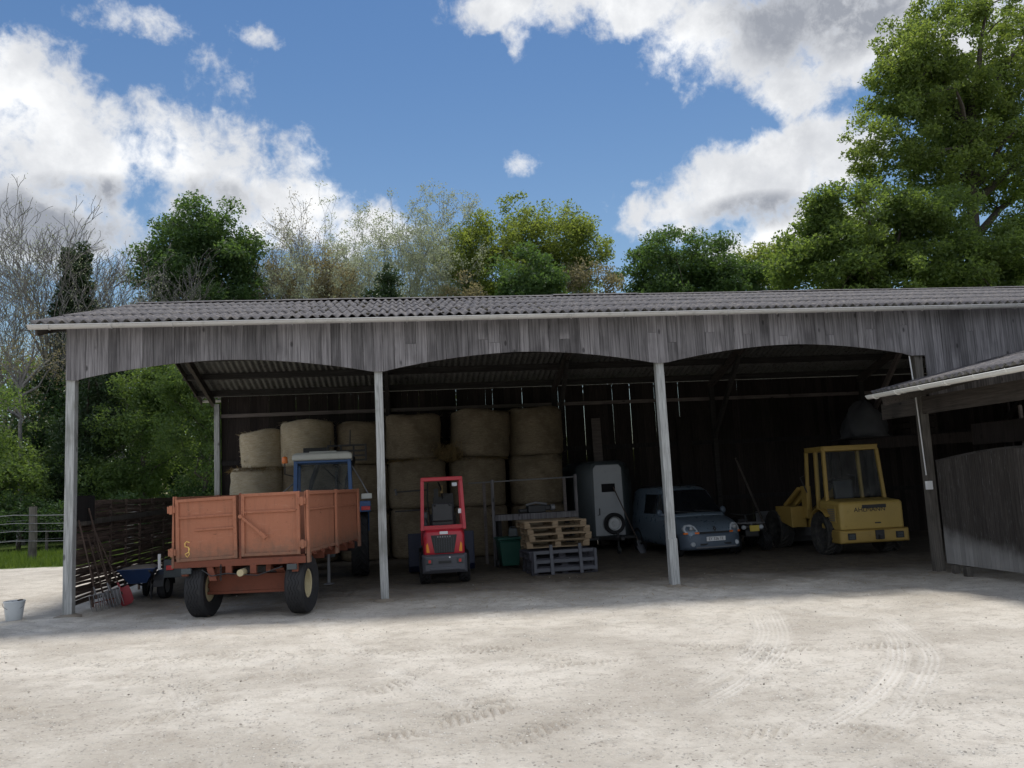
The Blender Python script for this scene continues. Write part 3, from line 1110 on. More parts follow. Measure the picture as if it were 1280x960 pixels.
# stable partition with curved top edge
m, nt, out = _new('stall_board_wood')
t = NT(nt)
isl = t.island()
tc = nt.nodes.new('ShaderNodeTexCoord')
mp = nt.nodes.new('ShaderNodeMapping')
mp.inputs['Scale'].default_value = (20, 20, .9)
t.l.new(tc.outputs['Object'], mp.inputs[0])
g_ = t.noise(mp.outputs[0], 2.0, 6, .7)
g2 = t.noise(tc.outputs['Object'], 1.1, 5, .6)
g3 = t.noise(mp.outputs[0], 4.5, 4, .6)
c = t.mix(t.ss(g_, .3, .7), (.034, .030, .028), (.070, .062, .056))
c = t.mix(t.ss(g3, .62, .74, 0, .75), c, (.27, .27, .28))
x_, y_, z_ = t.sep(tc.outputs['Object'])
# bleached foot of the boards, washed by rain splash
wash = t.ss(t.math('ADD', z_, t.math('ADD', t.math('MULTIPLY', y_, -.16), t.math('MULTIPLY', t.math('SUBTRACT', g2, .5), .7))), .82, .42)
c = t.mix(t.math('MULTIPLY', wash, .85), c, t.mix(g_, (.20, .195, .19), (.36, .35, .34)))
cm = nt.nodes.new('ShaderNodeCombineXYZ')
for i in range(3):
    t.put(cm.inputs[i], t.math('ADD', .8, t.math('MULTIPLY', isl, .4)))
t.bsdf(out, t.mix(1., c, cm.outputs[0], 'MULTIPLY'), .85, 0, t.bump(g_, .4, .006), **{'Specular IOR Level': .2})
m_stall = m
mb = MB()
y = -.10
while y > -4.5:
    wd = random.uniform(.105, .125)
    tt = lambda q: 2.0 + .17 * math.sin(min(1, -q / 2.3) * math.pi / 2)
    mb.prism([(16.33, y, .02), (16.33, y - wd + .005, .02), (16.33, y - wd + .005, tt(y - wd)), (16.33, y, tt(y))], (.03, 0, 0))
    y -= wd
part = thing('stall_partition', 'dark plank stall partition with curved top edge and bleached foot under the right shed', 'partition', (0, 0, 0))
mb.build('boarding', m_stall, part)
mb = MB()
tp = [(16.345, -.10 - k * .3, 2.02 + .17 * math.sin(min(1, k * .3 / 2.3) * math.pi / 2)) for k in range(15)]
for a, b in zip(tp[:-1], tp[1:]):
    mb.bar(a, b, .05, .035)
mb.build('top_rail', m_beam, part)
for yy in (-.28, -.62, -2.4, -4.2):
    MB().box((16.38, yy, -.10), (.12, .12, .2)).build('footing_block', m_fencewood, part, None, .01)
# timbers and shelves inside the shed
mb = MB()
mb.box((17.3, -2.2, 2.52), (.09, 4.4, .42))
mb.box((17.6, -2.2, 2.08), (.07, 4.4, .16))
mb.build('inner_boarding', m_brownwood, wing)
for yy in (-1.1, -1.75, -2.9, -3.6):
    MB().box((17.5, yy, 2.55), (.05, .05, .9 if yy != -1.75 else 1.1)).build('upright', m_palebeam, wing)
mb = MB()
y = WY0 - .02
while y > WY1:
    mb.box((21.9, y - .1, 2.1), (.03, .196, 5.2))
    y -= .2
mb.build('rear_boarding', m_darkwood, wing)
# shelf in the right bay of the barn, piled with timber and a tarp
sh = thing('storage_shelf', 'brown timber shelf beam across the dark right bay behind the yellow loader', 'shelf', (0, 0, 0))
MB().bar((18.35, 6.55, 2.60), (23.5, 6.3, 2.72), .10, .30).build('shelf_beam', m_brownwood, sh)
MB().box((20.9, 7.3, 2.80), (4.9, 1.6, .04)).build('shelf_board', m_darkwood, sh)
for xx in (18.5, 23.3):
    MB().box((xx, 7.8, 1.2), (.12, .12, 2.9)).build('upright', m_darkwood, sh)
tb = MB()
rings = []
for j in range(9):
    th = j / 8 * math.pi / 2
    rings.append([(19.2 + (.62 * math.cos(th) + .04) * math.cos(a) * (1 + .16 * math.sin(5 * a + j)), 7.1 + (.5 * math.cos(th) + .04) * math.sin(a) * (1 + .14 * math.sin(4 * a + 2 * j)), 2.82 + 1.0 * math.sin(th) * (1 + .1 * math.sin(3 * a))) for a in [2 * math.pi * i / 26 for i in range(26)]])
tb.loft(rings)
tag(tb.build('tarp_bundle', m_tarp, None, 80), 'crumpled grey tarpaulin bundle heaped on the brown storage shelf', 'tarpaulin')
cr = thing('wooden_crate', 'reddish wooden crate on the brown shelf beside the grey tarpaulin', 'crate', (20.7, 7.0, 2.825), 8)
b = MB()
for z in (.09, .27, .45, .63):
    b.box((0, -.36, z), (.95, .02, .15)).box((0, .36, z), (.95, .02, .15)).box((-.47, 0, z), (.02, .70, .15)).box((.47, 0, z), (.02, .70, .15))
b.box((0, 0, .012), (.92, .68, .02))
b.build('slats', m_brownwood, cr)
b = MB()
for sx in (-1, 1):
    for sy in (-1, 1):
        b.box((sx * .44, sy * .33, .36), (.04, .04, .72))
b.build('corner_posts', m_brownwood, cr)

# ================================================================== wheels
def wheel(parent, loc, RR, W, rim_r, rimmat, tyremat, tread='rib', dish=.0, nl=22, side=1, name='wheel'):
    """axis along local x; the wheel is its rim, the tyre its child. side=+1: outer face towards +x"""
    h = W / 2
    rm = MB()
    d = side
    prof = [(.001, h * .25 * d), (rim_r * .30, h * .25 * d), (rim_r * .34, h * (.05 - dish) * d), (rim_r * .80, h * (.05 - dish) * d), (rim_r * .88, h * .55 * d), (rim_r * .99, h * .62 * d), (rim_r * 1.0, h * .55 * d),
            (rim_r * .93, 0), (rim_r * 1.0, -h * .55 * d), (rim_r * .8, -h * .55 * d), (.001, -h * .4 * d)]
    rm.lathe(prof, 28, 'X')
    for k in range(6):
        a = 2 * math.pi * k / 6
        rm.box((h * .28 * d, rim_r * .24 * math.cos(a), rim_r * .24 * math.sin(a)), (.03, .025, .025))
    wo = rm.build(name, rimmat, parent, 35)
    wo.location = loc
    ty = MB()
    n = 72
    sw = [(rim_r * .97, -.55), (rim_r * 1.06, -.78), (RR * .80 + rim_r * .2, -1.0), (RR * .90, -.98), (RR * .965, -.84)]
    tr = []
    if tread == 'rib':
        xs = [-.80, -.50, -.46, -.19, -.15, .15, .19, .46, .50, .80]
        for i, x in enumerate(xs):
            tr.append((RR - .006 * abs(x) ** 3 * 3, x))
            if i in (1, 3, 5, 7):
                tr.append((RR - .022, x + .008))
                tr.append((RR - .022, xs[i + 1] - .008))
    else:
        tr = [(RR - .045 if tread == 'lug' else RR - .008, x) for x in (-.7, -.3, 0, .3, .7)]
        if tread == 'car':
            tr = [(RR - .012, -.75), (RR - .003, -.5), (RR - .001, 0), (RR - .003, .5), (RR - .012, .75)]
    pr = [(r, x * h) for r, x in sw] + [(r, x * h) for r, x in tr] + [(r, -x * h) for r, x in sw[::-1]]
    i0, i1 = len(sw), len(sw) + len(tr)
    zig = (lambda i, k: (.014 * (1 if (k // 2) % 2 else -1) if i0 < i < i1 - 1 else 0)) if tread == 'rib' else None
    ty.lathe(pr, n, 'X', zig=zig)
    if tread == 'lug':
        for k in range(nl):
            for s_ in (-1, 1):
                a0 = 2 * math.pi * (k + (.5 if s_ > 0 else 0)) / nl
                rings = []
                for tt in (-.06, .45, .8, 1.02):
                    aa = a0 + tt * .62 * 11 / nl
                    da = .026 * (24 / nl)
                    ro = RR - .006 - .05 * max(0, tt - .75) * 2
                    ri = RR - .065 - (.07 if tt > .9 else 0)
                    xx = s_ * tt * h * .97
                    rings.append([(xx, r_ * math.cos(q), r_ * math.sin(q)) for r_, q in ((ri, aa - da * 1.25), (ro, aa - da), (ro, aa + da), (ri, aa + da * 1.25))])
                ty.loft(rings)
    ty.build('tyre', tyremat, wo, 40 if tread != 'rib' else 25)
    return wo


# ================================================================== orange tipping trailer
tr_x, tr_y, tr_h = 3.235, -.99, -10.7
tl = thing('farm_trailer', 'faded orange steel tipping trailer with twin tailgate doors and ribbed tyres in the left bay', 'trailer', (tr_x, tr_y, gz(tr_x)), tr_h)
zf, zt_ = .98, 1.98
HW, Y0, Y1 = 1.065, -.42, 3.05


def gate(name, x0, x1, hinge, bars):
    g = MB()
    y = Y0
    g.box(((x0 + x1) / 2, y, (zf + zt_) / 2), (x1 - x0 - .02, .018, zt_ - zf - .02))
    for xx in (x0 + .03, x1 - .03):
        g.box((xx, y - .016, (zf + zt_) / 2), (.055, .05, zt_ - zf))
    g.box(((x0 + x1) / 2, y - .016, zt_ - .025), (x1 - x0 - .115, .05, .05))
    g.box(((x0 + x1) / 2, y - .016, zf + .025), (x1 - x0 - .115, .05, .045))
    g.box(((x0 + x1) / 2, y - .018, zt_ - .30), (x1 - x0 - .115, .034, .035))
    for xx in np.linspace(x0 + .09, x1 - .09, 7):
        for zz in (zf + .025, zt_ - .025, zt_ - .30):
            g.box((float(xx), y - .043, zz), (.016, .010, .016))
    for zz in (zf + .12, zf + .40, zf + .62, zt_ - .10):
        for xx in (x0 + .03, x1 - .03):
            g.box((xx, y - .044, zz), (.018, .012, .018))
    o = g.build(name, m_orange, tl, None, .006)
    for z in (zf + .16, zt_ - .16):
        hg = MB().box((hinge, y - .03, z), (.11, .085, .10)).box((hinge, y - .075, z), (.05, .03, .14))
        hg.tube([(hinge - .055, y - .05, z - .055), (hinge - .055, y - .05, z + .06)], .018, 8)
        hg.build('hinge', m_orange, o, None, .006)
    return o


dl = gate('tailgate_door', -HW + .07, .0, -HW + .02, 1)
dl.rotation_euler = (0, R(-1.3), R(2.2))
dl.location = (-.03, .02, -.02)
MB().box((-.36, Y0 - .03, 1.47), (.66, .022, .026)).build('bar', m_orange, dl, None, .004)
mk = MB()
pts = [(-.78, 1.28), (-.83, 1.30), (-.86, 1.27), (-.855, 1.22), (-.81, 1.21), (-.785, 1.18), (-.80, 1.13), (-.835, 1.11), (-.86, 1.10)]
mk.tube([(x, Y0 - .012, z) for x, z in pts], .008, 5)
mk.tube([(-.80, Y0 - .012, 1.21), (-.79, Y0 - .012, 1.09), (-.82, Y0 - .012, 1.05), (-.85, Y0 - .012, 1.08)], .007, 5)
mk.build('crayon_mark', m_yellowmark, dl)
dr = gate('tailgate_door', .03, HW - .07, HW - .02, 1)
lv = MB().bar((.035, Y0 - .06, 1.62), (.42, Y0 - .075, 1.30), .022, .04)
lv.bar((.35, Y0 - .075, 1.36), (.46, Y0 - .085, 1.26), .035, .06)
lv.tube([(.035, Y0 - .03, 1.62), (.035, Y0 - .085, 1.62)], .035, 10)
lv.build('latch_lever', m_orange, dr, None, .005)
cpo = MB().box((.016, Y0 - .02, 1.47), (.03, .04, 1.05))
cpo.build('centre_post', m_rustred, tl, None, .004)
for s_ in (-1, 1):
    p = MB()
    p.box((s_ * HW, (Y0 + Y1) / 2, (zf + zt_) / 2), (.02, Y1 - Y0 - .02, zt_ - zf))
    p.box((s_ * (HW + .02), (Y0 + Y1) / 2, zt_ - .03), (.06, Y1 - Y0 - .05, .06))
    p.box((s_ * (HW + .014), (Y0 + Y1) / 2, zt_ - .30), (.035, Y1 - Y0 - .05, .035))
    p.box((s_ * (HW + .012), (Y0 + Y1) / 2, zf + .03), (.04, Y1 - Y0 - .05, .05))
    sp = p.build('side_panel', m_orangeside, tl, None, .006)
    hk = MB()
    for k in range(7):
        yk = Y0 + .3 + k * .48
        hk.tube([(s_ * (HW + .03), yk - .05, zf + .02), (s_ * (HW + .075), yk - .05, zf - .03), (s_ * (HW + .075), yk + .05, zf - .03), (s_ * (HW + .03), yk + .05, zf + .02)], .009, 6)
    hk.build('rope_hooks', m_rustred, sp, 50)
    for yy in (Y0 + .05, Y0 + 1.75, Y1 - .05):
        q = MB().prism([(s_ * (HW + .022), yy - .06, zf - .14), (s_ * (HW + .07), yy - .05, zf - .14), (s_ * (HW + .055), yy - .04, zt_ + .01), (s_ * (HW + .022), yy - .05, zt_ + .01)], (0, .1, 0))
        q.build('side_post', m_orange, sp, None, .005)
MB().box((0, Y1, (zf + zt_) / 2), (2 * HW, .02, zt_ - zf)).box((0, Y1 + .02, zt_ - .03), (2 * HW, .05, .06)).build('front_panel', m_orange, tl, None, .006)
MB().box((0, (Y0 + Y1) / 2, zf - .015), (2 * HW - .03, Y1 - Y0 - .04, .03)).build('floor', m_rustred, tl)
ch = MB()
ch.box((0, Y0 + .02, zf - .085), (2 * HW + .02, .10, .11))
for xx in (-.42, .42):
    ch.box((xx, (Y0 + Y1) / 2 + .05, zf - .16), (.08, Y1 - Y0 - .1, .2))
for yy in (.8, 1.6, 2.4, 2.95):
    ch.box((0, yy, zf - .11), (2 * HW - .1, .06, .12))
for xx in (-.9, -.18, .22, .9):
    ch.box((xx, Y0 - .005, zf - .20), (.10, .06, .14))
ch.prism([(-.55, Y0 - .02, zf - .14), (-.45, Y0 - .02, zf - .14), (-.38, Y0 - .02, zf - .36), (-.50, Y0 - .02, zf - .36)], (0, .05, 0))
ch.build('chassis', m_rustred, tl, None, .005)
ax = MB()
ax.box((0, .03, .52), (1.34, .16, .30))
ax.box((0, -.06, .385), (1.42, .02, .045))
ax.tube([(-.80, .02, .50), (.80, .02, .50)], .05, 10)
for xx in (-.55, .55):
    ax.bar((xx, .03, .62), (xx * .8, .03, .90), .10, .14)
    ax.box((xx, .05, .74), (.18, .5, .04))
ax.build('axle', m_rustred, tl, None, .006)
chn = MB()
for k in range(9):
    chn.lathe([(.016 + .005 * math.cos(a), .005 * math.sin(a)) for a in [2 * math.pi * i / 6 for i in range(6)]], 10, 'Y' if k % 2 else 'X', (-.30, Y0 - .05, .86 - k * .028), closed=True)
chn.tube([(-.62, Y0 - .03, .80), (-.45, Y0 - .07, .70), (-.2, Y0 - .05, .73), (.3, Y0 - .06, .68), (.7, Y0 - .03, .80)], .010, 6)
chn.build('chain_and_cable', m_black, tl, 60)
MB().tube([(.05, Y0 + .03, .74), (.05, Y0 - .14, .735)], .055, 14).build('hydraulic_ram', m_rimy, tl, 50)
for xx in (-.86, .86):
    lm = MB().box((xx, Y0 - .05, zf - .19), (.16, .05, .09))
    lm.build('tail_lamp', m_dgrey, tl, None, .008)
for s_ in (-1, 1):
    wheel(tl, (s_ * .82 + .05, 0, .475), .475, .31, .235, m_rimy, m_tyre, 'rib', .15, side=s_)
db = MB()
for xx in (-.4, .4):
    db.bar((xx, Y1 - .1, .80), (0, 4.35, .62), .07, .12)
db.bar((0, 4.2, .63), (0, 4.75, .60), .09, .09)
db.lathe([(.05, -.02), (.08, -.02), (.08, .02), (.05, .02)], 14, 'Z', (0, 4.8, .60), closed=True)
db.build('drawbar', m_rustred, tl, None, .004)
MB().tube([(.22, 3.9, .05), (.22, 3.9, .75)], .035, 8).box((.22, 3.9, .03), (.18, .18, .02)).build('jack_stand', m_steel, tl, 40)

# ================================================================== blue tractor
tc_x, tc_y, tc_h = 3.95, 4.5, 3.
tk = thing('tractor', 'blue tractor with cream cab roof and orange beacon hitched behind the orange trailer', 'tractor', (tc_x, tc_y, gz(tc_x)), tc_h)
for s_ in (-1, 1):
    wheel(tk, (s_ * .80, 0, .78), .78, .40, .42, m_rimg, m_tyre, 'lug', .2, 20, s_)
    wheel(tk, (s_ * .72, 2.25, .48), .48, .26, .26, m_rimg, m_tyre, 'lug', .2, 18, s_)
    f = MB()
    arc = [(.86 * math.cos(a), .80 + .86 * math.sin(a)) for a in [R(12 + k * 11) for k in range(11)]]
    for (y1, z1), (y2, z2) in zip(arc[:-1], arc[1:]):
        f.prism([(s_ * .58, y1, z1), (s_ * .58, y2, z2), (s_ * .58, y2 * .97, .8 + (z2 - .8) * .97), (s_ * .58, y1 * .97, .8 + (z1 - .8) * .97)], (s_ * .46, 0, 0))
    f.box((s_ * .88, -.50, 1.60), (.36, .34, .24))
    fd = f.build('fender', m_blue, tk, None, .01)
    MB().box((s_ * .95, -.685, 1.56), (.20, .03, .09)).build('tail_lamp', m_redlens, fd, None, .008)
    MB().box((s_ * .98, -.30, 1.83), (.24, .20, .12)).build('fender_box', m_cream, fd, None, .012)
b = MB()
b.box((0, .6, .85), (.42, 2.4, .5)).box((0, -.35, .75), (.5, .5, .5)).tube([(-.62, 0, .78), (.62, 0, .78)], .14, 12).box((0, 2.25, .5), (1.2, .16, .14)).box((0, -.75, .58), (.16, .35, .10))
b.build('gearbox', m_dgrey, tk, None, .02)
b = MB()
rings = []
for y, wd, z0, z1 in ((.95, .36, 1.0, 1.60), (1.2, .36, 1.0, 1.62), (2.5, .32, .95, 1.5), (2.68, .28, .95, 1.42)):
    rings.append([(-wd, y, z0), (wd, y, z0), (wd, y, z1 - .1), (wd * .75, y, z1), (-wd * .75, y, z1), (-wd, y, z1 - .1)])
b.loft(rings).build('bonnet', m_blue, tk, 40, .02)
MB().tube([(.26, 1.6, 1.5), (.26, 1.6, 2.35), (.26, 1.5, 2.45)], .035, 8).build('exhaust', m_black, tk, 50)
cb = MB()
zc0, zc1 = 1.55, 2.72
pl = [(-.64, -.48), (.64, -.48), (.64, .92), (-.64, .92)]
tp = [(-.60, -.36), (.60, -.36), (.60, .74), (-.60, .74)]
for (a, b_), (c_, d_) in zip(pl, tp):
    cb.bar((a, b_, .95), (c_, d_, zc1), .085, .085, (0, 1, 0))
for (a, b_), (c_, d_) in zip(tp, tp[1:] + tp[:1]):
    cb.bar((a, b_, zc1 - .03), (c_, d_, zc1 - .03), .07, .10)
for s_ in (-1, 1):
    cb.bar((s_ * .64, .05, .95), (s_ * .60, .05, zc1), .055, .055, (0, 1, 0))
cb.box((0, -.46, 1.35), (1.2, .04, .5))
cab = cb.build('cab_frame', m_blue, tk, None, .012)
rf = MB()
rings = []
for z, e in ((2.70, .0), (2.72, .05), (2.84, .04), (2.885, -.05), (2.895, -.25)):
    rings.append([(sx * (.63 + e), yy + sy * e, z) for sx, sy, yy in ((-1, -1, -.44), (1, -1, -.44), (1, 1, .86), (-1, 1, .86))])
rf.loft(rings)
rfo = rf.build('cab_roof', m_cream, tk, None, .03, 3)
MB().box((0, .2, 2.905), (.62, .7, .03)).build('roof_hatch', m_cream, rfo, None, .01)
g = MB()
g.add([(-.58, -.475, 1.65), (.58, -.475, 1.65), (.55, -.375, 2.64), (-.55, -.375, 2.64)], [(0, 1, 2, 3)])
g.build('rear_window', m_clear, tk)
g = MB()
g.add([(-.56, .91, 1.62), (.56, .91, 1.62), (.55, .75, 2.64), (-.55, .75, 2.64)], [(0, 1, 2, 3)])
g.build('windscreen', m_clear, tk)
for s_ in (-1, 1):
    g = MB()
    g.add([(s_ * .635, -.42, 1.62), (s_ * .635, .86, 1.62), (s_ * .605, .70, 2.64), (s_ * .605, -.32, 2.64)], [(0, 1, 2, 3)])
    g.build('side_window', m_clear, tk)
MB().box((0, .0, 1.40), (.46, .46, .14)).box((0, -.2, 1.68), (.44, .12, .5), (R(-8), 0, 0)).build('seat', m_black, tk, None, .04)
sw_ = MB()
sw_.lathe([(.185 + .014 * math.cos(a), .014 * math.sin(a)) for a in [2 * math.pi * k / 8 for k in range(8)]], 24, 'Z', closed=True)
sw_.bar((-.18, 0, 0), (.18, 0, 0), .02).bar((0, 0, 0), (0, .05, -.55), .04)
so_ = sw_.build('steering_wheel', m_black, tk, 50)
so_.location = (.08, .55, 1.92)
so_.rotation_euler = (R(28), 0, 0)
wi = MB()
wi.tube([(.02, -.39, 2.55), (.42, -.44, 2.12)], .010, 5)
wi.build('wiper', m_black, tk)
bc = MB()
bc.lathe([(.001, 0), (.062, 0), (.066, .02), (.066, .11), (.055, .145), (.02, .16), (.001, .16)], 16, 'Z', (-.86, -.15, 2.67))
bo = bc.build('beacon', m_amberlamp, tk, 40)
MB().tube([(-.62, -.15, 2.35), (-.86, -.15, 2.42), (-.86, -.15, 2.67)], .016, 6).build('bracket', m_black, bo, 50)
mi = MB().tube([(-.66, -.3, 2.2), (-.92, -.42, 1.98), (-.95, -.44, 1.75)], .014, 6).tube([(.66, -.3, 2.55), (.86, -.2, 2.2), (1.02, -.3, 1.88)], .016, 6)
mi.build('hand_rail', m_steel, tk, 50)
# front loader mast seen over the roof
fl = MB()
for xx in (.02, 1.02):
    fl.box((xx, 2.9, 3.0), (.05, .07, .46))
for zz in (2.80, 2.92, 3.05, 3.20):
    fl.box((.52, 2.9, zz), (1.0, .05, .05))
for xx in (.36, .7):
    fl.box((xx, 2.91, 3.0), (.045, .06, .42))
fl.tube([(.60, 2.9, 3.2), (.62, 2.88, 3.62)], .02, 6)
fl.tube([(.05, 2.9, 3.0), (.10, 2.86, 3.35)], .012, 6)
for xx in (-.45, .45):
    fl.bar((xx, .95, 1.45), (xx + .05, 2.2, 2.2), .08, .14).bar((xx + .05, 2.2, 2.2), (xx + .25, 2.9, 2.85), .08, .14)
fl.box((-.32, 2.9, 3.06), (.62, .06, .22))
fl.build('front_loader', m_black, tk, None, .006)

# ================================================================== red compact loader
rd = thing('compact_loader', 'small red articulated loader with open roll frame and dark blue bucket beside the second post', 'loader', (6.60, 2.45, gz(6.6)), -1.)
b = MB()
rings = []
for y, wd, z0, z1 in ((-.44, .37, .62, 1.02), (-.40, .42, .60, 1.10), (-.15, .44, .58, 1.17), (.45, .44, .58, 1.17)):
    rings.append([(-wd, y, z0), (wd, y, z0), (wd, y, z1 - .10), (wd * .86, y, z1), (-wd * .86, y, z1), (-wd, y, z1 - .10)])
b.loft(rings)
hd = b.build('engine_hood', m_red, rd, 40, .03, 3)
gl = MB().prism([(-.20, -.452, .64), (.20, -.452, .64), (.27, -.452, 1.01), (-.27, -.452, 1.01)], (0, .03, 0))
go = gl.build('grille', m_black, hd, None, .008)
sl_ = MB()
for k in range(9):
    xx = -.20 + k * .05
    sl_.box((xx, -.458, .80), (.010, .014, .30))
sl_.build('slats', m_dgrey, go)
hz_ = MB()
for k, (a, b_) in enumerate((((-.2, .95, 1.3), (-.26, .5, 1.05)), ((-.12, .98, 1.32), (-.18, .55, 1.08)), ((.2, .95, 1.3), (.28, .5, 1.1)), ((.12, .97, 1.28), (.10, 1.5, .8)))):
    mid = tuple((p + q) / 2 + d for p, q, d in zip(a, b_, (.05, 0, .16)))
    hz_.tube([a, mid, b_], .014, 6)
for k in range(4):
    hz_.tube([(.20 + .05 * k, .45, 1.17), (.20 + .05 * k, .42, 1.36 + .03 * k)], .008, 5)
    hz_.ball((.20 + .05 * k, .42, 1.38 + .03 * k), .018, 8, 6)
hz_.tube([(-.44, -.28, 1.3), (-.36, -.1, 1.36), (-.30, .2, 1.18)], .010, 5)
hz_.box((0, 1.0, 1.50), (.34, .16, .55)).box((-.10, .92, 1.82), (.10, .10, .30)).box((.18, 1.05, 1.6), (.22, .10, .5)).tube([(.05, .95, 1.7), (.0, .8, 2.0), (-.05, .6, 2.1)], .02, 6).tube([(-.25, .9, 1.2), (-.3, .7, 1.75), (-.28, .6, 2.1)], .016, 6)
hz_.build('hydraulic_hoses', m_black, rd, 60)
MB().tube([(.02, .86, 1.86), (.03, .86, 2.03)], .035, 10).build('grease_can', m_hay, rd, 40)
MB().box((-.36, .30, 1.33), (.10, .40, .30)).build('fender_box', m_dgrey, rd, None, .02)
lt = MB()
for k in range(6):
    lt.box((-.125 + k * .05, -.462, .975), (.024, .006, .034))
lt.build('lettering', m_steel, go)
MB().box((0, -.455, 1.055), (.17, .012, .06)).build('name_plate', m_white, hd, None, .006)
for s_ in (-1, 1):
    MB().prism([(s_ * .30, -.455, .66), (s_ * .37, -.445, .66), (s_ * .375, -.445, .82), (s_ * .335, -.455, .86)], (0, .03, 0)).build('reflector', m_amber, hd, None, .006)
b = MB()
rings = []
for y, wd, z0, z1 in ((-.56, .40, .30, .58), (-.50, .46, .24, .62), (-.1, .46, .24, .62)):
    rings.append([(-wd, y, z0), (wd, y, z0), (wd, y, z1), (-wd, y, z1)])
b.loft(rings)
b.box((0, -.565, .33), (.62, .03, .05))
cw = b.build('counterweight', m_cwt, rd, 40, .03, 3)
for s_ in (-1, 1):
    MB().box((s_ * .31, -.565, .49), (.13, .03, .11)).build('tail_lamp', m_dgrey, cw, None, .01)
    MB().box((s_ * .31, -.583, .49), (.05, .012, .06)).build('lens', m_redlens, cw)
MB().box((0, -.57, .47), (.26, .02, .05)).build('slot', m_black, cw)
MB().box((.10, -.572, .56), (.03, .015, .03)).build('lock', m_white, cw)
b = MB()
b.box((0, .35, .48), (.62, 1.5, .3)).box((0, 1.2, .55), (.42, .7, .4))
b.build('chassis', m_dgrey, rd, None, .02)
for s_ in (-1, 1):
    wheel(rd, (s_ * .41, -.12, .34), .34, .22, .18, m_dgrey, m_tyre, 'lug', .1, 18, s_)
    wheel(rd, (s_ * .42, 1.10, .34), .34, .22, .18, m_dgrey, m_tyre, 'lug', .1, 18, s_)
rp = MB()
for s_ in (-1, 1):
    rp.bar((s_ * .44, -.30, 1.10), (s_ * .405, -.20, 2.17), .075, .075, (0, 1, 0))
    rp.bar((s_ * .44, .62, .75), (s_ * .405, .55, 2.17), .06, .06, (0, 1, 0))
    rp.bar((s_ * .405, -.2, 2.16), (s_ * .405, .55, 2.16), .06, .06)
rp.box((0, -.20, 2.165), (.88, .09, .08)).box((0, .55, 2.165), (.84, .07, .07))
rp.box((0, -.28, 1.16), (.84, .06, .09))
rp.box((0, .18, 2.20), (.80, .72, .02))
rp.build('roll_frame', m_red, rd, None, .012)
b = MB()
b.box((0, .10, 1.24), (.46, .42, .12)).box((0, -.10, 1.46), (.44, .10, .38), (R(-6), 0, 0)).box((-.16, -.15, 1.62), (.05, .06, .06)).box((.16, -.15, 1.62), (.05, .06, .06))
b.build('seat', m_black, rd, None, .03)
b = MB()
b.tube([(0, .75, 1.0), (0, .52, 1.50)], .03, 8).box((0, .80, 1.05), (.55, .25, .5)).tube([(.26, .35, 1.2), (.25, .32, 1.55)], .014, 6)
b.ball((.25, .32, 1.57), .03, 8, 6)
b.build('console', m_black, rd, None, .02)
b = MB()
b.lathe([(.17 + .014 * math.cos(a), .014 * math.sin(a)) for a in [2 * math.pi * k / 8 for k in range(8)]], 20, 'Z', closed=True)
o = b.build('steering_wheel', m_black, rd, 50)
o.location = (0, .50, 1.52)
o.rotation_euler = (R(35), 0, 0)
MB().box((.27, -.19, 2.04), (.11, .06, .08)).build('work_lamp', m_lamp, rd, None, .015)
MB().box((.36, -.25, 1.48), (.07, .02, .10)).build('sticker', m_white, rd, None, .004)
b = MB()
for s_ in (-1, 1):
    b.bar((s_ * .24, .95, 1.25), (s_ * .24, 1.9, .55), .07, .13)
b.box((0, .98, 1.15), (.5, .25, .5)).box((0, 1.6, .85), (.42, .07, .07))
b.tube([(-.30, .75, 1.95), (-.98, .95, 1.93)], .018, 6).tube([(-.30, .75, 1.52), (-1.02, .95, 1.50)], .018, 6).bar((-.98, .95, 1.86), (-1.0, .95, 2.0), .05, .1)
b.build('loader_arm', m_black, rd, None, .008)
b = MB()
sec = [(1.85, .95), (1.83, .20), (1.95, .06), (2.55, .05), (2.56, .075), (1.98, .09), (1.87, .22), (1.88, .95)]
b.prism([(-.75, y, z) for y, z in sec], (1.5, 0, 0))
for s_ in (-1, 1):
    b.prism([(s_ * .75, 1.85, .95), (s_ * .75, 1.84, .20), (s_ * .75, 1.96, .06), (s_ * .75, 2.55, .05), (s_ * .75, 2.2, .6)], (s_ * .02, 0, 0))
b.build('bucket', m_bucketblue, rd, None, .006)

# ================================================================== yellow wheel loader
yl = thing('wheel_loader', 'yellow wheel loader with open-sided cab frame and dusty tyres in the right bay', 'loader', (17.15, 4.55, gz(17)), -4.)
for s_ in (-1, 1):
    wheel(yl, (s_ * .76, .0, .55), .55, .42, .30, m_oldtyre, m_oldtyre, 'lug', .1, 18, s_)
b = MB()
zb, zh = .66, 1.36
rings = []
for y, wd, z1 in ((-.92, .72, 1.28), (-.86, .80, 1.33), (-.2, .82, 1.37), (.15, .82, 1.38)):
    rings.append([(-wd, y, zb), (wd, y, zb), (wd, y, z1 - .06), (wd * .93, y, z1), (-wd * .93, y, z1), (-wd, y, z1 - .06)])
b.loft(rings)
hd = b.build('engine_hood', m_hood, yl, 40, .025, 3)
MB().box((.06, -.925, 1.20), (.60, .02, .085)).build('slot', m_black, hd, None, .006)
text('lettering', 'AHLMANN', .155, m_ink, hd, (-.06, -.928, 1.125), (R(90), 0, 0), .002, 1.05)
MB().box((.12, -.925, .80), (.15, .015, .03)).build('handle', m_ink, hd)
for s_ in (-1, 1):
    v_ = MB().box((s_ * .825, -.50, 1.02), (.02, .46, .40))
    vo = v_.build('side_vent', m_hood, hd, None, .006)
    q = MB()
    for k in range(7):
        q.box((s_ * .837, -.50, .88 + k * .045), (.012, .36, .026))
    q.build('louvres', m_steel, vo)
b = MB()
rings = []
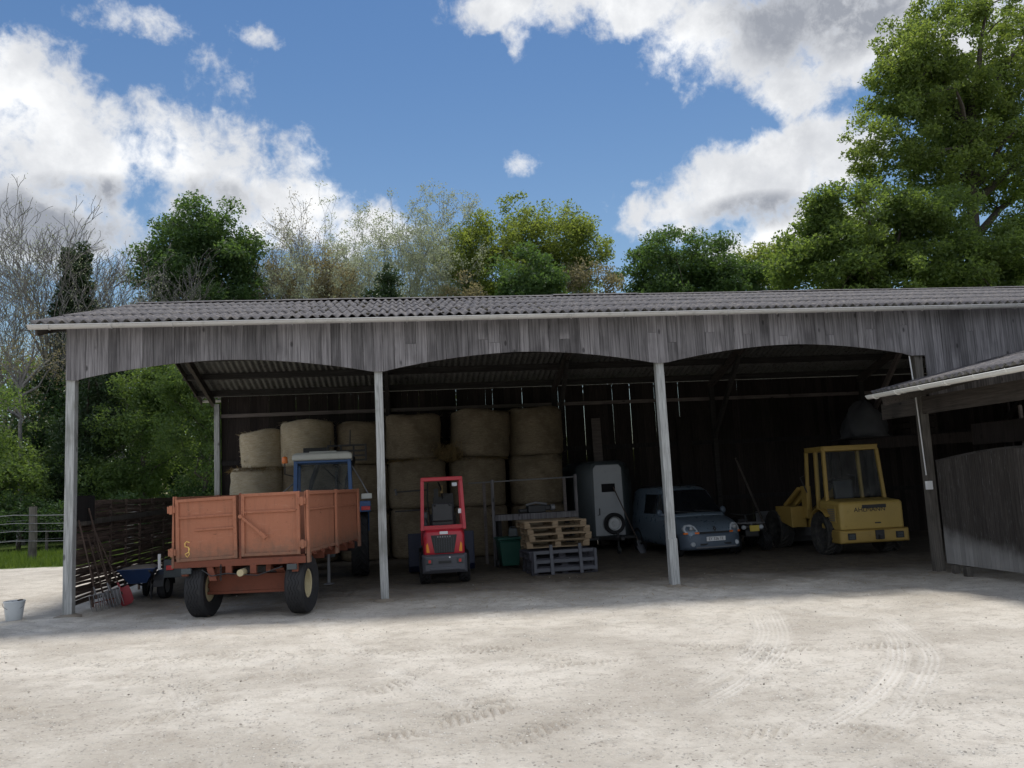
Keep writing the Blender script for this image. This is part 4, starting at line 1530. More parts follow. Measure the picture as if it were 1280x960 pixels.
for y, wd, z0, z1 in ((-1.0, .78, .36, .63), (-.93, .87, .33, .655), (-.40, .87, .33, .655), (-.36, .85, .40, .655)):
    rings.append([(-wd, y, z0), (wd, y, z0), (wd, y, z1), (-wd, y, z1)])
b.loft(rings)
cw = b.build('counterweight', m_yellow, yl, 40, .03, 3)
for s_ in (-1, 1):
    l_ = MB().box((s_ * .60, -1.0, .50), (.20, .04, .16))
    lo = l_.build('tail_lamp', m_black, cw, None, .012)
    MB().box((s_ * .60, -1.022, .52), (.13, .012, .05)).box((s_ * .60, -1.022, .46), (.13, .012, .04)).build('lens', m_dgrey, lo)
MB().box((.10, -1.0, .52), (.22, .05, .22)).box((.10, -1.05, .46), (.08, .08, .10)).build('tow_hitch', m_black, cw, None, .01)
b = MB()
for s_ in (-1, 1):
    arc = [(.60 * math.cos(a), .58 + .60 * math.sin(a)) for a in [R(10 + k * 16) for k in range(9)]]
    for (y1, z1), (y2, z2) in zip(arc[:-1], arc[1:]):
        b.prism([(s_ * .62, y1, z1), (s_ * .62, y2, z2), (s_ * .62, y2 * .95, .58 + (z2 - .58) * .95), (s_ * .62, y1 * .95, .58 + (z1 - .58) * .95)], (s_ * .34, 0, 0))
b.box((0, .25, 1.12), (1.42, .9, .06))
b.build('fender', m_yellow, yl, None, .01)
b = MB()
b.box((0, .3, .62), (.9, 2.0, .42)).tube([(-.7, 0, .55), (.7, 0, .55)], .12, 10)
b.build('chassis', m_dgrey, yl, None, .02)
cabp = [(-.76, -.16), (.76, -.16), (.76, 1.02), (-.76, 1.02)]
cabt = [(-.70, -.06), (.70, -.06), (.70, .98), (-.70, .98)]
b = MB()
for (a, b_), (c_, d_) in zip(cabp, cabt):
    b.bar((a, b_, 1.10), (c_, d_, 2.62), .085, .085, (0, 1, 0))
b.bar((-.76, .36, 1.10), (-.70, .40, 2.62), .10, .07, (0, 1, 0))
for (a, b_), (c_, d_) in zip(cabt, cabt[1:] + cabt[:1]):
    b.bar((a, b_, 2.66), (c_, d_, 2.66), .09, .12)
b.box((0, .46, 2.715), (1.46, 1.14, .03))
b.build('cab_frame', m_yellow, yl, None, .012)
MB().add([(-.71, -.135, 1.42), (.71, -.135, 1.42), (.655, -.065, 2.58), (-.655, -.065, 2.58)], [(0, 1, 2, 3)]).build('rear_window', m_clear, yl)
MB().add([(-.755, -.06, 1.42), (-.755, .30, 1.42), (-.70, .34, 2.58), (-.70, .0, 2.58)], [(0, 1, 2, 3)]).build('side_window', m_clear, yl)
MB().add([(.755, -.06, 1.42), (.755, .94, 1.42), (.70, .92, 2.58), (.70, .0, 2.58)], [(0, 1, 2, 3)]).build('side_window', m_clear, yl)
MB().box((-.1, .30, 1.50), (.5, .14, .72), (R(-6), 0, 0)).box((-.1, .52, 1.28), (.5, .5, .14)).build('seat', m_black, yl, None, .04)
b = MB()
b.tube([(.0, 1.0, 1.1), (.0, .85, 1.75)], .035, 8).tube([(.25, .35, 1.5), (.27, .30, 1.95), (.05, .28, 1.98)], .014, 6)
b.build('steering_column', m_black, yl, 50)
b = MB()
b.lathe([(.19 + .014 * math.cos(a), .014 * math.sin(a)) for a in [2 * math.pi * k / 8 for k in range(8)]], 20, 'Z', closed=True)
o = b.build('steering_wheel', m_black, yl, 50)
o.location = (0, .84, 1.78)
o.rotation_euler = (R(30), 0, 0)
# front frame, turned a little to the left
A_ = R(4)


def fwp(x, y, z):
    y -= 1.15
    return (x * math.cos(A_) - y * math.sin(A_) - .1, 1.15 + x * math.sin(A_) + y * math.cos(A_), z)


for s_ in (-1, 1):
    wo = wheel(yl, fwp(s_ * .76, 2.65, .55), .55, .42, .30, m_oldtyre, m_oldtyre, 'lug', .1, 18, s_)
    wo.rotation_euler = (0, 0, A_)
b = MB()
for s_ in (-1, 1):
    b.prism([fwp(s_ * .50, 1.55, .62), fwp(s_ * .50, 2.5, .82), fwp(s_ * .50, 2.5, 1.18), fwp(s_ * .50, 1.55, 1.18)], Vector(fwp(s_ * .92, 0, 0)) - Vector(fwp(s_ * .5, 0, 0)))
    b.prism([fwp(s_ * .40, 1.35, .85), fwp(s_ * .40, 1.62, .85), fwp(s_ * .40, 1.62, 1.72), fwp(s_ * .40, 1.35, 1.72)], Vector(fwp(s_ * .56, 0, 0)) - Vector(fwp(s_ * .40, 0, 0)))
    b.bar(fwp(s_ * .66, 2.4, 1.18), fwp(s_ * .60, 1.6, 1.66), .10, .10)
b.prism([fwp(-.4, 1.4, .6), fwp(.4, 1.4, .6), fwp(.4, 2.9, .6), fwp(-.4, 2.9, .6)], (0, 0, .45))
b.build('front_frame', m_yellow, yl, None, .012)
b = MB()
for s_ in (-1, 1):
    b.bar(fwp(s_ * .44, 1.45, 1.62), fwp(s_ * .44, 3.7, .55), .09, .20)
b.tube([fwp(-.5, 3.0, .8), fwp(.5, 3.0, .8)], .05, 8)
b.build('loader_arm', m_yellow, yl, None, .01)
b = MB()
sec = [(3.65, 1.0), (3.62, .22), (3.75, .06), (4.5, .05), (4.5, .08), (3.78, .10), (3.66, .24), (3.69, 1.0)]
b.loft([[fwp(-1.0, y, z) for y, z in sec], [fwp(1.0, y, z) for y, z in sec]])
b.build('bucket', m_steel, yl, None, .006)
MB().tube([(-.78, .95, 1.55), (-.92, .98, 1.95), (-.80, 1.0, 2.0)], .015, 6).build('mirror_arm', m_black, yl, 50)

# ================================================================== blue-grey van, nose to the yard
cx_, cy_ = 13.50, 7.15
car = thing('parked_car', 'blue-grey high-roofed car parked nose out beside the third post', 'car', (cx_, cy_, gz(cx_)), 180 + 5)
b = MB()
rings = []
for y, wd, z0, z1, cr in ((1.90, .55, .40, .63, .0), (1.88, .66, .32, .70, .01), (1.78, .735, .28, .80, .015), (1.55, .79, .25, .895, .02), (1.2, .82, .24, .97, .025), (.90, .83, .24, 1.02, .02), (.7, .83, .24, 1.05, .0), (-1.7, .83, .24, 1.05, 0), (-1.93, .80, .28, 1.05, 0), (-1.97, .74, .34, 1.0, 0)):
    half = [(0, z0), (wd * .85, z0), (wd * .97, z0 + .07), (wd, z0 + .2), (wd, z1 - .17), (wd * .985, z1 - .07), (wd * .93, z1 - .012), (wd * .7, z1 + cr * .6), (0, z1 + cr)]
    rings.append([(x, y, z) for x, z in half] + [(-x, y, z) for x, z in half[-2:0:-1]])
b.loft(rings)
body = b.build('body', m_car, car, 50)
b = MB()
rings = []
for y, wb, wt, zt in ((.98, .80, .79, 1.03), (.86, .80, .765, 1.12), (.55, .80, .70, 1.42), (.26, .80, .655, 1.70), (.10, .80, .64, 1.77), (-.3, .80, .64, 1.81), (-1.6, .80, .64, 1.80), (-1.86, .80, .64, 1.74), (-1.94, .79, .66, 1.5), (-1.96, .78, .74, 1.04)):
    half = [(wb, 1.0), (wt + (wb - wt) * .25, 1.0 + (zt - 1.0) * .72), (wt + .01, zt - .05), (wt - .06, zt - .008), (wt * .5, zt + .008), (0, zt + .012)]
    rings.append([(x, y, z) for x, z in half] + [(-x, y, z) for x, z in half[-2::-1]])
b.loft(rings)
gh = b.build('cabin', m_car, car, 50)
b = MB()
W_ = [(.72, .925, 1.075), (.665, .60, 1.385), (.605, .275, 1.675)]
rows = []
for hw, y, z in W_:
    rows.append([(hw * k, y + .012 + .05 * (1 - k * k), z + .012 + .03 * (1 - k * k)) for k in (-1, -.6, -.2, .2, .6, 1)])
b.loft(rows, cap=False, closed=False)
ws = b.build('windscreen', m_glass, car, 60)
b = MB().bar((-.5, .99, 1.115), (.05, .93, 1.17), .014, .014).bar((.1, .99, 1.115), (.6, .91, 1.16), .014, .014)
b.build('wiper', m_black, ws)
for s_ in (-1, 1):
    for nm, q in (('front_window', [(.62, 1.09), (.10, 1.09), (.10, 1.62), (.22, 1.62)]), ('rear_window', [(.02, 1.09), (-.85, 1.09), (-.85, 1.62), (.02, 1.62)])):
        k = lambda y, z: (s_ * (.812 - (z - 1.0) * .20 + .004), y, z)
        b = MB().add([k(y, z) for y, z in q], [(0, 1, 2, 3)])
        b.build(nm, m_glass, car)
    m_ = MB().ball((s_ * .93, .62, 1.13), (.085, .05, .10), 12, 8).bar((s_ * .80, .66, 1.08), (s_ * .90, .63, 1.09), .05)
    m_.build('mirror', m_carlow, car, 60)
    h_ = MB()
    pts = [(.435, .665), (.76, .645), (.775, .74), (.72, .83), (.60, .85), (.50, .80)]
    yy = lambda x, z: 1.915 - max(0, abs(x) - .55) * .62 - max(0, z - .64) * .62
    h_.loft([[(s_ * x, yy(x, z) + .018, z) for x, z in pts], [(s_ * x, yy(x, z) - .10, z) for x, z in pts]])
    hl = h_.build('headlight', m_lamp, car, 30, .012)
    MB().ball((s_ * .60, 1.86, .735), (.065, .03, .065), 14, 8).build('reflector', m_rimg, hl, 60)
    MB().loft([[(s_ * x, yy(x, .62) + .022 + o_, z) for x, z in ((.43, .605), (.78, .60), (.78, .645), (.43, .65))] for o_ in (0, -.08)]).build('indicator', m_amberlamp, hl, None, .004)
    MB().lathe([(.001, 1.962), (.05, 1.955), (.062, 1.94), (.062, 1.90)], 18, 'Y', (s_ * .60, -.02, .345)).build('fog_lamp', m_lamp, car, 40)
    wheel(car, (s_ * .74, 1.22, .30), .30, .185, .20, m_rimg, m_tyre, 'car', .0, side=s_)
    wheel(car, (s_ * .74, -1.38, .30), .30, .185, .20, m_rimg, m_tyre, 'car', .0, side=s_)
    a_ = MB()
    for yw in (1.22, -1.38):
        a_.lathe([(.30, .828), (.36, .832), (.365, .838), (.30, .838)], 20, 'X', (0, yw, .30), a0=R(-70), a1=R(250)) if s_ > 0 else a_.lathe([(.30, -.828), (.36, -.832), (.365, -.838), (.30, -.838)], 20, 'X', (0, yw, .30), a0=R(-70), a1=R(250))
    a_.build('wheel_arch', m_black, car, 40)
b = MB()
rings = []
for z, e in ((.20, -.05), (.24, 0), (.30, .012), (.40, .0), (.55, 0), (.60, -.03)):
    rings.append([(x * (1 + e * .2), y + e, z) for x, y in ((-.825, 1.45), (-.80, 1.68), (-.70, 1.86), (-.52, 1.94), (-.2, 1.965), (.2, 1.965), (.52, 1.94), (.70, 1.86), (.80, 1.68), (.825, 1.45))])
b.loft(rings)
bp = b.build('bumper', m_carlow, car, 50)
b = MB().box((0, 1.972, .262), (1.1, .012, .035))
b.build('trim_strip', m_steel, bp, None, .004)
MB().box((0, 1.955, .335), (.86, .03, .05)).build('air_intake', m_black, bp, None, .008)
MB().box((0, 1.925, .625), (.82, .03, .05)).build('grille', m_black, car, None, .01)
pt = MB().box((0, 1.985, .47), (.52, .015, .11)).build('number_plate', m_white, bp, None, .004)
text('lettering', 'EY 336 TE', .105, m_ink, pt, (0, 1.9935, .468), (R(90), 0, R(180)), .001, .92)
b = MB()
dm = [(0, .075), (.05, 0), (0, -.075), (-.05, 0)]
di = [(0, .035), (.023, 0), (0, -.035), (-.023, 0)]
b.loft([[(x, 1.93 + .01 - z * .35, .72 + z) for x, z in dm], [(x, 1.955 - z * .35, .72 + z) for x, z in di], [(x, 1.93 - z * .35, .72 + z) for x, z in di]], cap=False)
b.build('emblem', m_ink, car)
MB().tube([(0, .05, 1.79), (0, -.12, 2.05)], .006, 5).build('aerial', m_black, car)
for s_ in (-1, 1):
    MB().tube([(s_ * .56, .05, 1.80), (s_ * .56, 0, 1.84), (s_ * .56, -1.5, 1.85), (s_ * .56, -1.55, 1.80)], .014, 6).build('roof_rail', m_black, car, 50)

# ================================================================== horse trailer with spare wheel on its nose
hx, hy = 11.72, 8.35
ht = thing('horse_trailer', 'tall grey horse trailer with spare wheel and small window on its narrow front', 'trailer', (hx, hy, gz(hx)), 0)
b = MB()
rings = []
for z, e in ((.42, .0), (.5, .04), (1.9, .04), (2.35, .0), (2.55, -.12), (2.62, -.30)):
    w0, w1 = .50 + e * .5, .82 + e
    rings.append([(-w0 + .06, -.02 - e * .4, z), (w0 - .06, -.02 - e * .4, z), (w0, .02 - e * .4, z), (w1, .55, z), (w1 + .02, 1.0, z), (w1 + .02, 3.0, z), (-w1 - .02, 3.0, z), (-w1 - .02, 1.0, z), (-w1, .55, z), (-w0, .02 - e * .4, z)])
b.loft(rings)
b.build('body', m_dgrey, ht, 40, .02)  # curved sides in a darker grey, their shade put into the colour
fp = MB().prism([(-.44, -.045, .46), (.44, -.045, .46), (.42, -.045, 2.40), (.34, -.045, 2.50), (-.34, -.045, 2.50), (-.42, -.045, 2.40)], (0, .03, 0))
fpo = fp.build('front_panel', m_float, ht, None, .01)  # paler than the body: light on the outward face put into its colour
MB().box((.0, -.05, 1.83), (.40, .03, .24)).build('window', m_dark, fpo, None, .012)
MB().box((-.30, -.055, 1.15), (.03, .03, .20)).box((-.33, -.055, 1.06), (.07, .03, .02)).build('handle', m_black, fpo, None, .006)
spw = wheel(ht, (.10, -.13, .80), .31, .17, .20, m_rimg, m_tyre, 'car', .0, side=-1, name='spare_wheel')
spw.rotation_euler = (0, 0, R(90))
b = MB()
b.box((0, 1.5, .38), (1.5, 3.0, .08))
b.bar((-.5, .6, .40), (0, -1.0, .42), .07, .09).bar((.5, .6, .40), (0, -1.0, .42), .07, .09).bar((0, -.8, .42), (0, -1.35, .44), .09, .09)
b.build('chassis', m_black, ht, None, .006)
MB().tube([(0, -.85, .10), (0, -.85, .58)], .03, 8).lathe([(.02, -.04), (.10, -.04), (.10, .04), (.02, .04)], 16, 'X', (0, -.85, .10), closed=True).build('jockey_wheel', m_black, ht, 40)
for s_ in (-1, 1):
    wheel(ht, (s_ * .95, 1.7, .33), .33, .20, .20, m_rimg, m_tyre, 'car', side=s_)
    MB().tube([(s_ * .95, 1.7 + .42 * math.cos(a), .33 + .42 * math.sin(a)) for a in [R(k * 20) for k in range(10)]], .03, 6).build('mudguard', m_black, ht, 50)


def handle_tool(name, label, cat, foot, top, head, hmat, group=None, r=.016):
    """long-handled tool: shaft from foot to top, head(mb) is built with local z along the shaft"""
    foot, top = Vector(foot), Vector(top)
    d = (top - foot)
    L = d.length
    q = Vector((0, 0, 1)).rotation_difference(d.normalized())
    o = bpy.data.objects.new(name, None)
    COL.objects.link(o)
    o.location = foot
    o.rotation_mode = 'QUATERNION'
    o.rotation_quaternion = q
    tag(o, label, cat, group)
    MB().tube([(0, 0, .22), (.004, .004, L * .55), (0, 0, L)], [r, r * .95, r * 1.05], 8).build('handle', m_ash, o, 60)
    hb = MB()
    head(hb)
    hb.build('head', hmat, o, 40)
    return o


def spade(hb, w_=.13, l_=.30):
    rows = []
    for z, k, s_ in ((0, .55, .012), (.05, .9, .03), (.16, 1., .035), (.28, 1.0, .028), (.30, .95, .024)):
        rows.append([(w_ * k * u_, .028 * u_ * u_ - s_ * .3, z * l_ / .30) for u_ in (-1, -.5, 0, .5, 1)])
    hb.loft(rows, cap=False, closed=False)
    hb.loft([[(x, y + .006, z) for x, y, z in r_] for r_ in rows], cap=False, closed=False)
    hb.tube([(0, 0, l_ - .06), (0, 0, l_ + .12)], [.022, .019], 8)


def fork(hb, n=4, w_=.11, l_=.30):
    for k in range(n):
        x = -w_ + 2 * w_ * k / (n - 1)
        hb.tube([(x, .0, 0), (x, -.02, l_ * .5), (x, 0, l_)], [.004, .007, .009], 6)
    hb.tube([(-w_, 0, l_), (w_, 0, l_)], .010, 6).tube([(0, 0, l_), (0, 0, l_ + .15)], [.018, .016], 8)


def rake(hb, w_=.19):
    hb.tube([(-w_, 0, .14), (w_, 0, .14)], .012, 6).tube([(0, 0, .14), (0, 0, .28)], .015, 8)
    for k in range(11):
        x = -w_ + 2 * w_ * k / 10
        hb.tube([(x, 0, .14), (x, -.06, .06)], .005, 5)


gT = 'tools leaning on the wattle screen'
handle_tool('pitch_fork', 'brown-handled pitchfork leaning on the wattle closest to the first post', 'fork', (.40, .42, .11), (.13, .16, 1.72), fork, m_steel, gT)
handle_tool('garden_rake', 'short rake with reddish handle leaning between pitchfork and tall shovel at the wattle', 'rake', (.38, .85, .11), (.12, .62, 1.45), rake, m_rustred, gT)
handle_tool('shovel', 'grey-bladed shovel with the tallest handle of the tools at the wattle', 'shovel', (.48, .98, .11), (.13, .62, 1.92), spade, m_steel, gT)
o = handle_tool('shovel', 'shovel with a red plastic scoop leaning furthest from the first post', 'shovel', (.66, 1.10, .11), (.13, .80, 1.62), lambda hb: spade(hb, .15, .34), m_shovelred, gT)
o = handle_tool('manure_fork', 'old bent fork with many tines resting at the foot of the wattle', 'fork', (.58, .66, .11), (.14, .95, 1.28), lambda hb: fork(hb, 7, .17, .34), m_steel, gT, .014)
handle_tool('long_spade', 'brown spade leaning against the front of the horse trailer', 'spade', (12.35, 7.25, gz(12)), (11.85, 8.22, 1.75), lambda hb: spade(hb, .10, .26), m_cwt)
po = thing('wooden_pole', 'long grey pole leaning in the dark between car and yellow loader', 'pole', (16.15, 7.2, gz(16)), 0)
MB().tube([(0, 0, 0), (-.35, 1.4, 2.6)], [.035, .028], 8).build('shaft', m_rafter, po, 50)

# ================================================================== pallets, fork frame, rack, bin


def make_pallet(name, label, mat, L=1.42, Wd=1.0, H=.15, miss=()):
    p = thing(name, label, 'pallet', group='pallets stacked under the barn roof')
    b = MB()
    for k in range(3):
        yy = -Wd / 2 + .05 + k * (Wd - .1) / 2
        b.box((0, yy, .011), (L, .10, .022))
    b.build('bottom_boards', mat, p, None, .003)
    for yy in (-Wd / 2 + .05, 0, Wd / 2 - .05):
        for xx in (-L / 2 + .07, 0, L / 2 - .07):
            MB().box((xx, yy, .022 + (H - .066) / 2), (.14 + random.uniform(-.01, .01), .10, H - .066)).build('block', mat, p, None, .003)
    b = MB()
    for xx in (-L / 2 + .05, 0, L / 2 - .05):
        b.box((xx, 0, H - .033), (.12, Wd, .022))
    n = 7
    for k in range(n):
        if k in miss:
            continue
        yy = -Wd / 2 + .05 + k * (Wd - .1) / (n - 1)
        b.box((random.uniform(-.008, .008), yy, H - .011), (L, .095, .022))
    b.build('top_boards', mat, p, None, .003)
    return p


px_, py_ = 9.12, 3.48
tn = make_pallet('pallet', 'tan wooden pallet topmost in the stack beside the green bin', m_tan)
tn.location = (px_ - .02, py_, .98)
tn.rotation_euler = (0, 0, R(3))
dup(tn, 'tan wooden pallet second from the top of the stack', (px_ + .07, py_ + .02, .835), 1)
dup(tn, 'bright tan wooden pallet third from the top of the stack', (px_ + .08, py_ - .03, .69), 2.5)
dup(tn, 'wooden pallet right above the dark grey pallets in the stack', (px_ + .05, py_ + .02, .54), 0)
dk = make_pallet('pallet', 'dark grey pallet lying on the ground at the foot of the stack', m_greywood, 1.5, 1.0, .17)
dk.location = (px_ + .12, py_ - .08, gz(px_))
dk.rotation_euler = (0, 0, R(4))
dup(dk, 'dark grey pallet second from the ground in the stack', (px_ + .14, py_ - .05, gz(px_) + .172), 3)
dup(dk, 'dark grey pallet directly under the tan pallets', (px_ + .08, py_ - .02, gz(px_) + .344), 5)
ff = thing('fork_carriage', 'dark steel fork carriage with two upright tines leaning on the pallet stack', 'loader fork', (px_ + .13, py_ - .70, gz(px_)), 4)
for xx in (-.28, .38):
    MB().prism([(xx - .04, -.03, .02), (xx + .04, -.03, .02), (xx + .035, .045, .66), (xx - .035, .045, .66)], (0, .04, 0)).build('tine', m_cwt, ff, None, .006)
b = MB()
for z, e in ((.12, .0), (.30, .02), (.50, .04)):
    b.box((.03, e + .03, z), (1.42, .04, .075))
for xx in (-.66, .72):
    b.box((xx, .03, .30), (.06, .05, .46))
b.build('cross_bars', m_cwt, ff, None, .006)

rk = thing('stake_rack', 'wooden rack with grey deck beam, four upright stakes and a thin top rail', 'rack', (9.12, 5.85, gz(9.1)), 1)
for xx, yy, h_ in ((-1.10, -.3, 2.16), (-1.22, .5, 2.12), (1.05, -.3, 2.2), (.93, .5, 2.12)):
    MB().box((xx, yy, h_ / 2 + (.0 if xx < 0 else .55)), (.075, .06, h_ if xx < 0 else h_ - 1.1)).build('stake', m_valance if yy < 0 else m_palebeam, rk, None, .004)
MB().box((0, -.35, 1.20), (2.15, .07, .15)).build('deck_beam', m_valance, rk, None, .005)
b = MB()
for k in range(7):
    b.box((0, -.22 + k * .13, 1.24), (2.1, .12, .03))
b.build('deck', m_brownwood, rk)
b = MB()
for xx in (-.95, .95):
    for yy in (-.25, .5):
        b.box((xx, yy, .58), (.09, .09, 1.2))
b.build('leg', m_darkwood, rk)
MB().tube([(-1.7, -.28, 2.10), (1.10, -.28, 2.14)], .018, 6).build('top_rail', m_steel, rk, 50)
eg = thing('small_engine', 'black greasy engine block lying on the rack deck above the pallets', 'engine', (9.15, 5.8, gz(9.1) + 1.255), 6)
b = MB().box((0, 0, .11), (.46, .30, .2)).box((.28, 0, .13), (.2, .22, .14)).box((-.34, .02, .08), (.22, .2, .1))
b.build('block', m_black, eg, None, .03)
b = MB().tube([(-.25, 0, .22), (0, -.03, .27), (.3, 0, .22)], .03, 8).lathe([(.02, -.05), (.08, -.05), (.08, .05), (.02, .05)], 16, 'X', (.42, -.1, .13), closed=True)
b.build('manifold', m_steel, eg, 40)

wb_ = thing('wheelie_bin', 'dark green wheeled bin standing left of the pallet stack', 'bin', (8.30, 4.95, gz(8.3)), 4)
b = MB()
rings = []
for z, hw_, hd_ in ((.06, .20, .20), (.62, .27, .26), (.66, .29, .28), (.68, .29, .28)):
    rings.append([(-hw_, -hd_, z), (hw_, -hd_, z), (hw_, hd_, z), (-hw_, hd_, z)])
b.loft(rings).build('body', m_green, wb_, None, .02)
b = MB().box((0, 0, .715), (.64, .62, .05), None, (.93, .93)).box((0, -.31, .70), (.5, .03, .03))
b.build('lid', m_green, wb_, None, .015)
for s_ in (-1, 1):
    MB().lathe([(.03, -.03), (.09, -.03), (.10, 0), (.09, .03), (.03, .03)], 18, 'X', (s_ * .25, .2, .10), closed=True).build('wheel', m_black, wb_, 40)
jc = thing('jerry_can', 'grey plastic can standing on the lid of the green bin', 'can', (8.42, 4.95, gz(8.3) + .742), 0)
b = MB().box((0, 0, .10), (.22, .15, .2), None, (.9, .9))
b.build('body', m_dgrey, jc, None, .02)
MB().tube([(-.06, 0, .2), (-.06, 0, .235), (.06, 0, .235), (.06, 0, .2)], .012, 6).build('handle', m_dgrey, jc, 50)

# ================================================================== quad bike in the dark
qd = thing('quad_bike', 'dark quad bike with yellow number plate half hidden beside the car', 'quad bike', (15.15, 7.0, gz(15)), 176)
b = MB()
b.box((0, .05, .55), (.34, 1.3, .24)).box((0, .62, .66), (.62, .42, .12)).box((0, -.55, .66), (.66, .5, .12)).box((0, .75, .50), (.40, .2, .22))
b.build('body', m_black, qd, None, .05)
MB().box((0, -.2, .80), (.30, .75, .14)).build('seat', m_black, qd, None, .05)
MB().tube([(-.38, .30, 1.02), (-.12, .38, .98), (.12, .38, .98), (.38, .30, 1.02)], .018, 6).tube([(0, .45, .7), (0, .36, .98)], .03, 6).build('handlebar', m_black, qd, 50)
MB().box((-.05, .875, .63), (.26, .015, .16)).build('number_plate', m_plateyellow, qd, None, .004)
for s_ in (-1, 1):
    MB().ball((s_ * .24, .86, .66), (.07, .05, .06), 10, 8).build('headlight', m_lamp, qd, 60)
    for yy in (.58, -.58):
        wheel(qd, (s_ * .42, yy, .28), .28, .22, .13, m_dgrey, m_tyre, 'lug', .0, 16, s_)
b = MB()
for k in range(5):
    b.tube([(-.36 + k * .18, .45, .77), (-.36 + k * .18, .85, .77)], .010, 5)
b.tube([(-.36, .45, .77), (.36, .45, .77)], .012, 5).tube([(-.36, .85, .77), (.36, .85, .77)], .012, 5).box((0, .65, .73), (.04, .3, .06))
b.build('front_rack', m_steel, qd)

# ================================================================== little box trailer behind the orange one
st = thing('box_trailer', 'small grey box trailer with red tail lamp parked between wattle and orange trailer', 'trailer', (1.70, 1.87, gz(1.7)), -6)
b = MB()
for s_ in (-1, 1):
    b.box((s_ * .52, .55, .60), (.025, 1.6, .34))
b.box((0, -.25, .60), (1.06, .025, .34)).box((0, 1.35, .60), (1.06, .025, .34)).box((0, .55, .44), (1.06, 1.6, .03))
b.build('box', m_dgrey, st, None, .006)
for s_ in (-1, 1):
    MB().box((s_ * .40, -.285, .62), (.14, .03, .09)).build('tail_lamp', m_redlens, st, None, .008)
    wheel(st, (s_ * .64, .10, .25), .25, .15, .14, m_rimg, m_tyre, 'car', side=s_)
    g_ = MB()
    arc = [(.31 * math.cos(a), .26 + .31 * math.sin(a)) for a in [R(k * 22.5) for k in range(9)]]
    for (y1, z1), (y2, z2) in zip(arc[:-1], arc[1:]):
        g_.prism([(s_ * .555, .10 + y1, z1), (s_ * .555, .10 + y2, z2), (s_ * .555, .10 + y2 * .95, .26 + (z2 - .26) * .95), (s_ * .555, .10 + y1 * .95, .26 + (z1 - .26) * .95)], (s_ * .20, 0, 0))
    g_.build('mudguard', m_black, st, None, .004)
MB().box((-.60, -.29, .74), (.055, .02, .30)).build('marker_board', m_white, st, None, .004)
b = MB().bar((-.3, 1.35, .40), (0, 2.3, .40), .06).bar((.3, 1.35, .40), (0, 2.3, .40), .06).bar((0, 2.2, .40), (0, 2.6, .40), .06)
b.build('drawbar', m_steel, st)

# ================================================================== blue wheelbarrow
bw = thing('wheelbarrow', 'blue wheelbarrow with dusty load standing by the wattle screen', 'wheelbarrow', (.62, 1.95, gz(.6)), 6)
rows = []
for z, hw_, y0_, y1_ in ((.34, .17, -.20, .24), (.60, .33, -.36, .46)):
    rows.append([(-hw_, y0_, z), (hw_, y0_, z), (hw_ * .9, y1_, z), (-hw_ * .9, y1_, z)])
b = MB()
b.loft(rows)
b.loft([[(x, y, z - .012) for x, y, z in rows[0]], rows[0]])
tr_ = b.build('tray', m_barrow, bw, None, .012)
b = MB().tube([(-.335, -.365, .605), (.335, -.365, .605), (.30, .465, .605), (-.30, .465, .605), (-.335, -.365, .605)], .012, 6)
b.build('rim', m_barrow, tr_, 50)
b = MB()
rings = []
for k, (s_, z) in enumerate(((1, .59), (.98, .61), (.75, .635), (.4, .655), (.05, .66))):
    rings.append([(x * s_ * .96 * (1 + .03 * math.sin(5 * a_)), .05 + (y - .05) * s_ * .96, z + .01 * math.sin(3 * a_ + k)) for a_, (x, y) in enumerate(((-.31, -.33), (0, -.34), (.31, -.33), (.31, .05), (.28, .44), (0, .44), (-.28, .44), (-.31, .05)))])
b.loft(rings).build('load', m_dust, bw, 80)
b = MB()
for s_ in (-1, 1):
    b.tube([(s_ * .06, .70, .20), (s_ * .20, .25, .34), (s_ * .30, -.45, .52), (s_ * .31, -.78, .60)], .018, 7)
    b.tube([(s_ * .22, -.12, .40), (s_ * .25, -.22, .02)], .018, 7)
    b.tube([(s_ * .22, .18, .34), (s_ * .25, -.22, .02)], .013, 6)
b.build('frame', m_black, bw, 50)
wheel(bw, (0, .66, .19), .19, .09, .11, m_rimg, m_tyre, 'car')

# ================================================================== pail
pk = thing('bucket', 'pale grey plastic bucket with dark contents standing in the open yard', 'bucket', (-.73, -.22, gz(-.7)), 20)
b = MB()
b.lathe([(.001, 0), (.115, 0), (.120, .006), (.158, .30), (.166, .305), (.166, .325), (.155, .328), (.112, .02), (.001, .02)], 32)
b.build('pail', m_bucket, pk, 40)
b = MB()
rings = []
for s_, z in ((.148, .275), (.10, .295), (.05, .31), (.01, .312)):
    rings.append([(s_ * math.cos(a), s_ * math.sin(a), z + .008 * math.sin(5 * a + z * 90)) for a in [2 * math.pi * i / 16 for i in range(16)]])
b.loft(rings)
b.ball((.09, .0, .325), (.05, .035, .02), 8, 6, .2)
b.build('contents', m_ink, pk, 80)
b = MB().tube([(.165 * math.cos(a), .04 - .02 * math.cos(a * 2), .31 - .13 * math.sin(a)) for a in [math.pi * i / 14 for i in range(15)]], .004, 5)
o = b.build('handle', m_steel, pk, 60)
o.location = (0, -.16, 0)

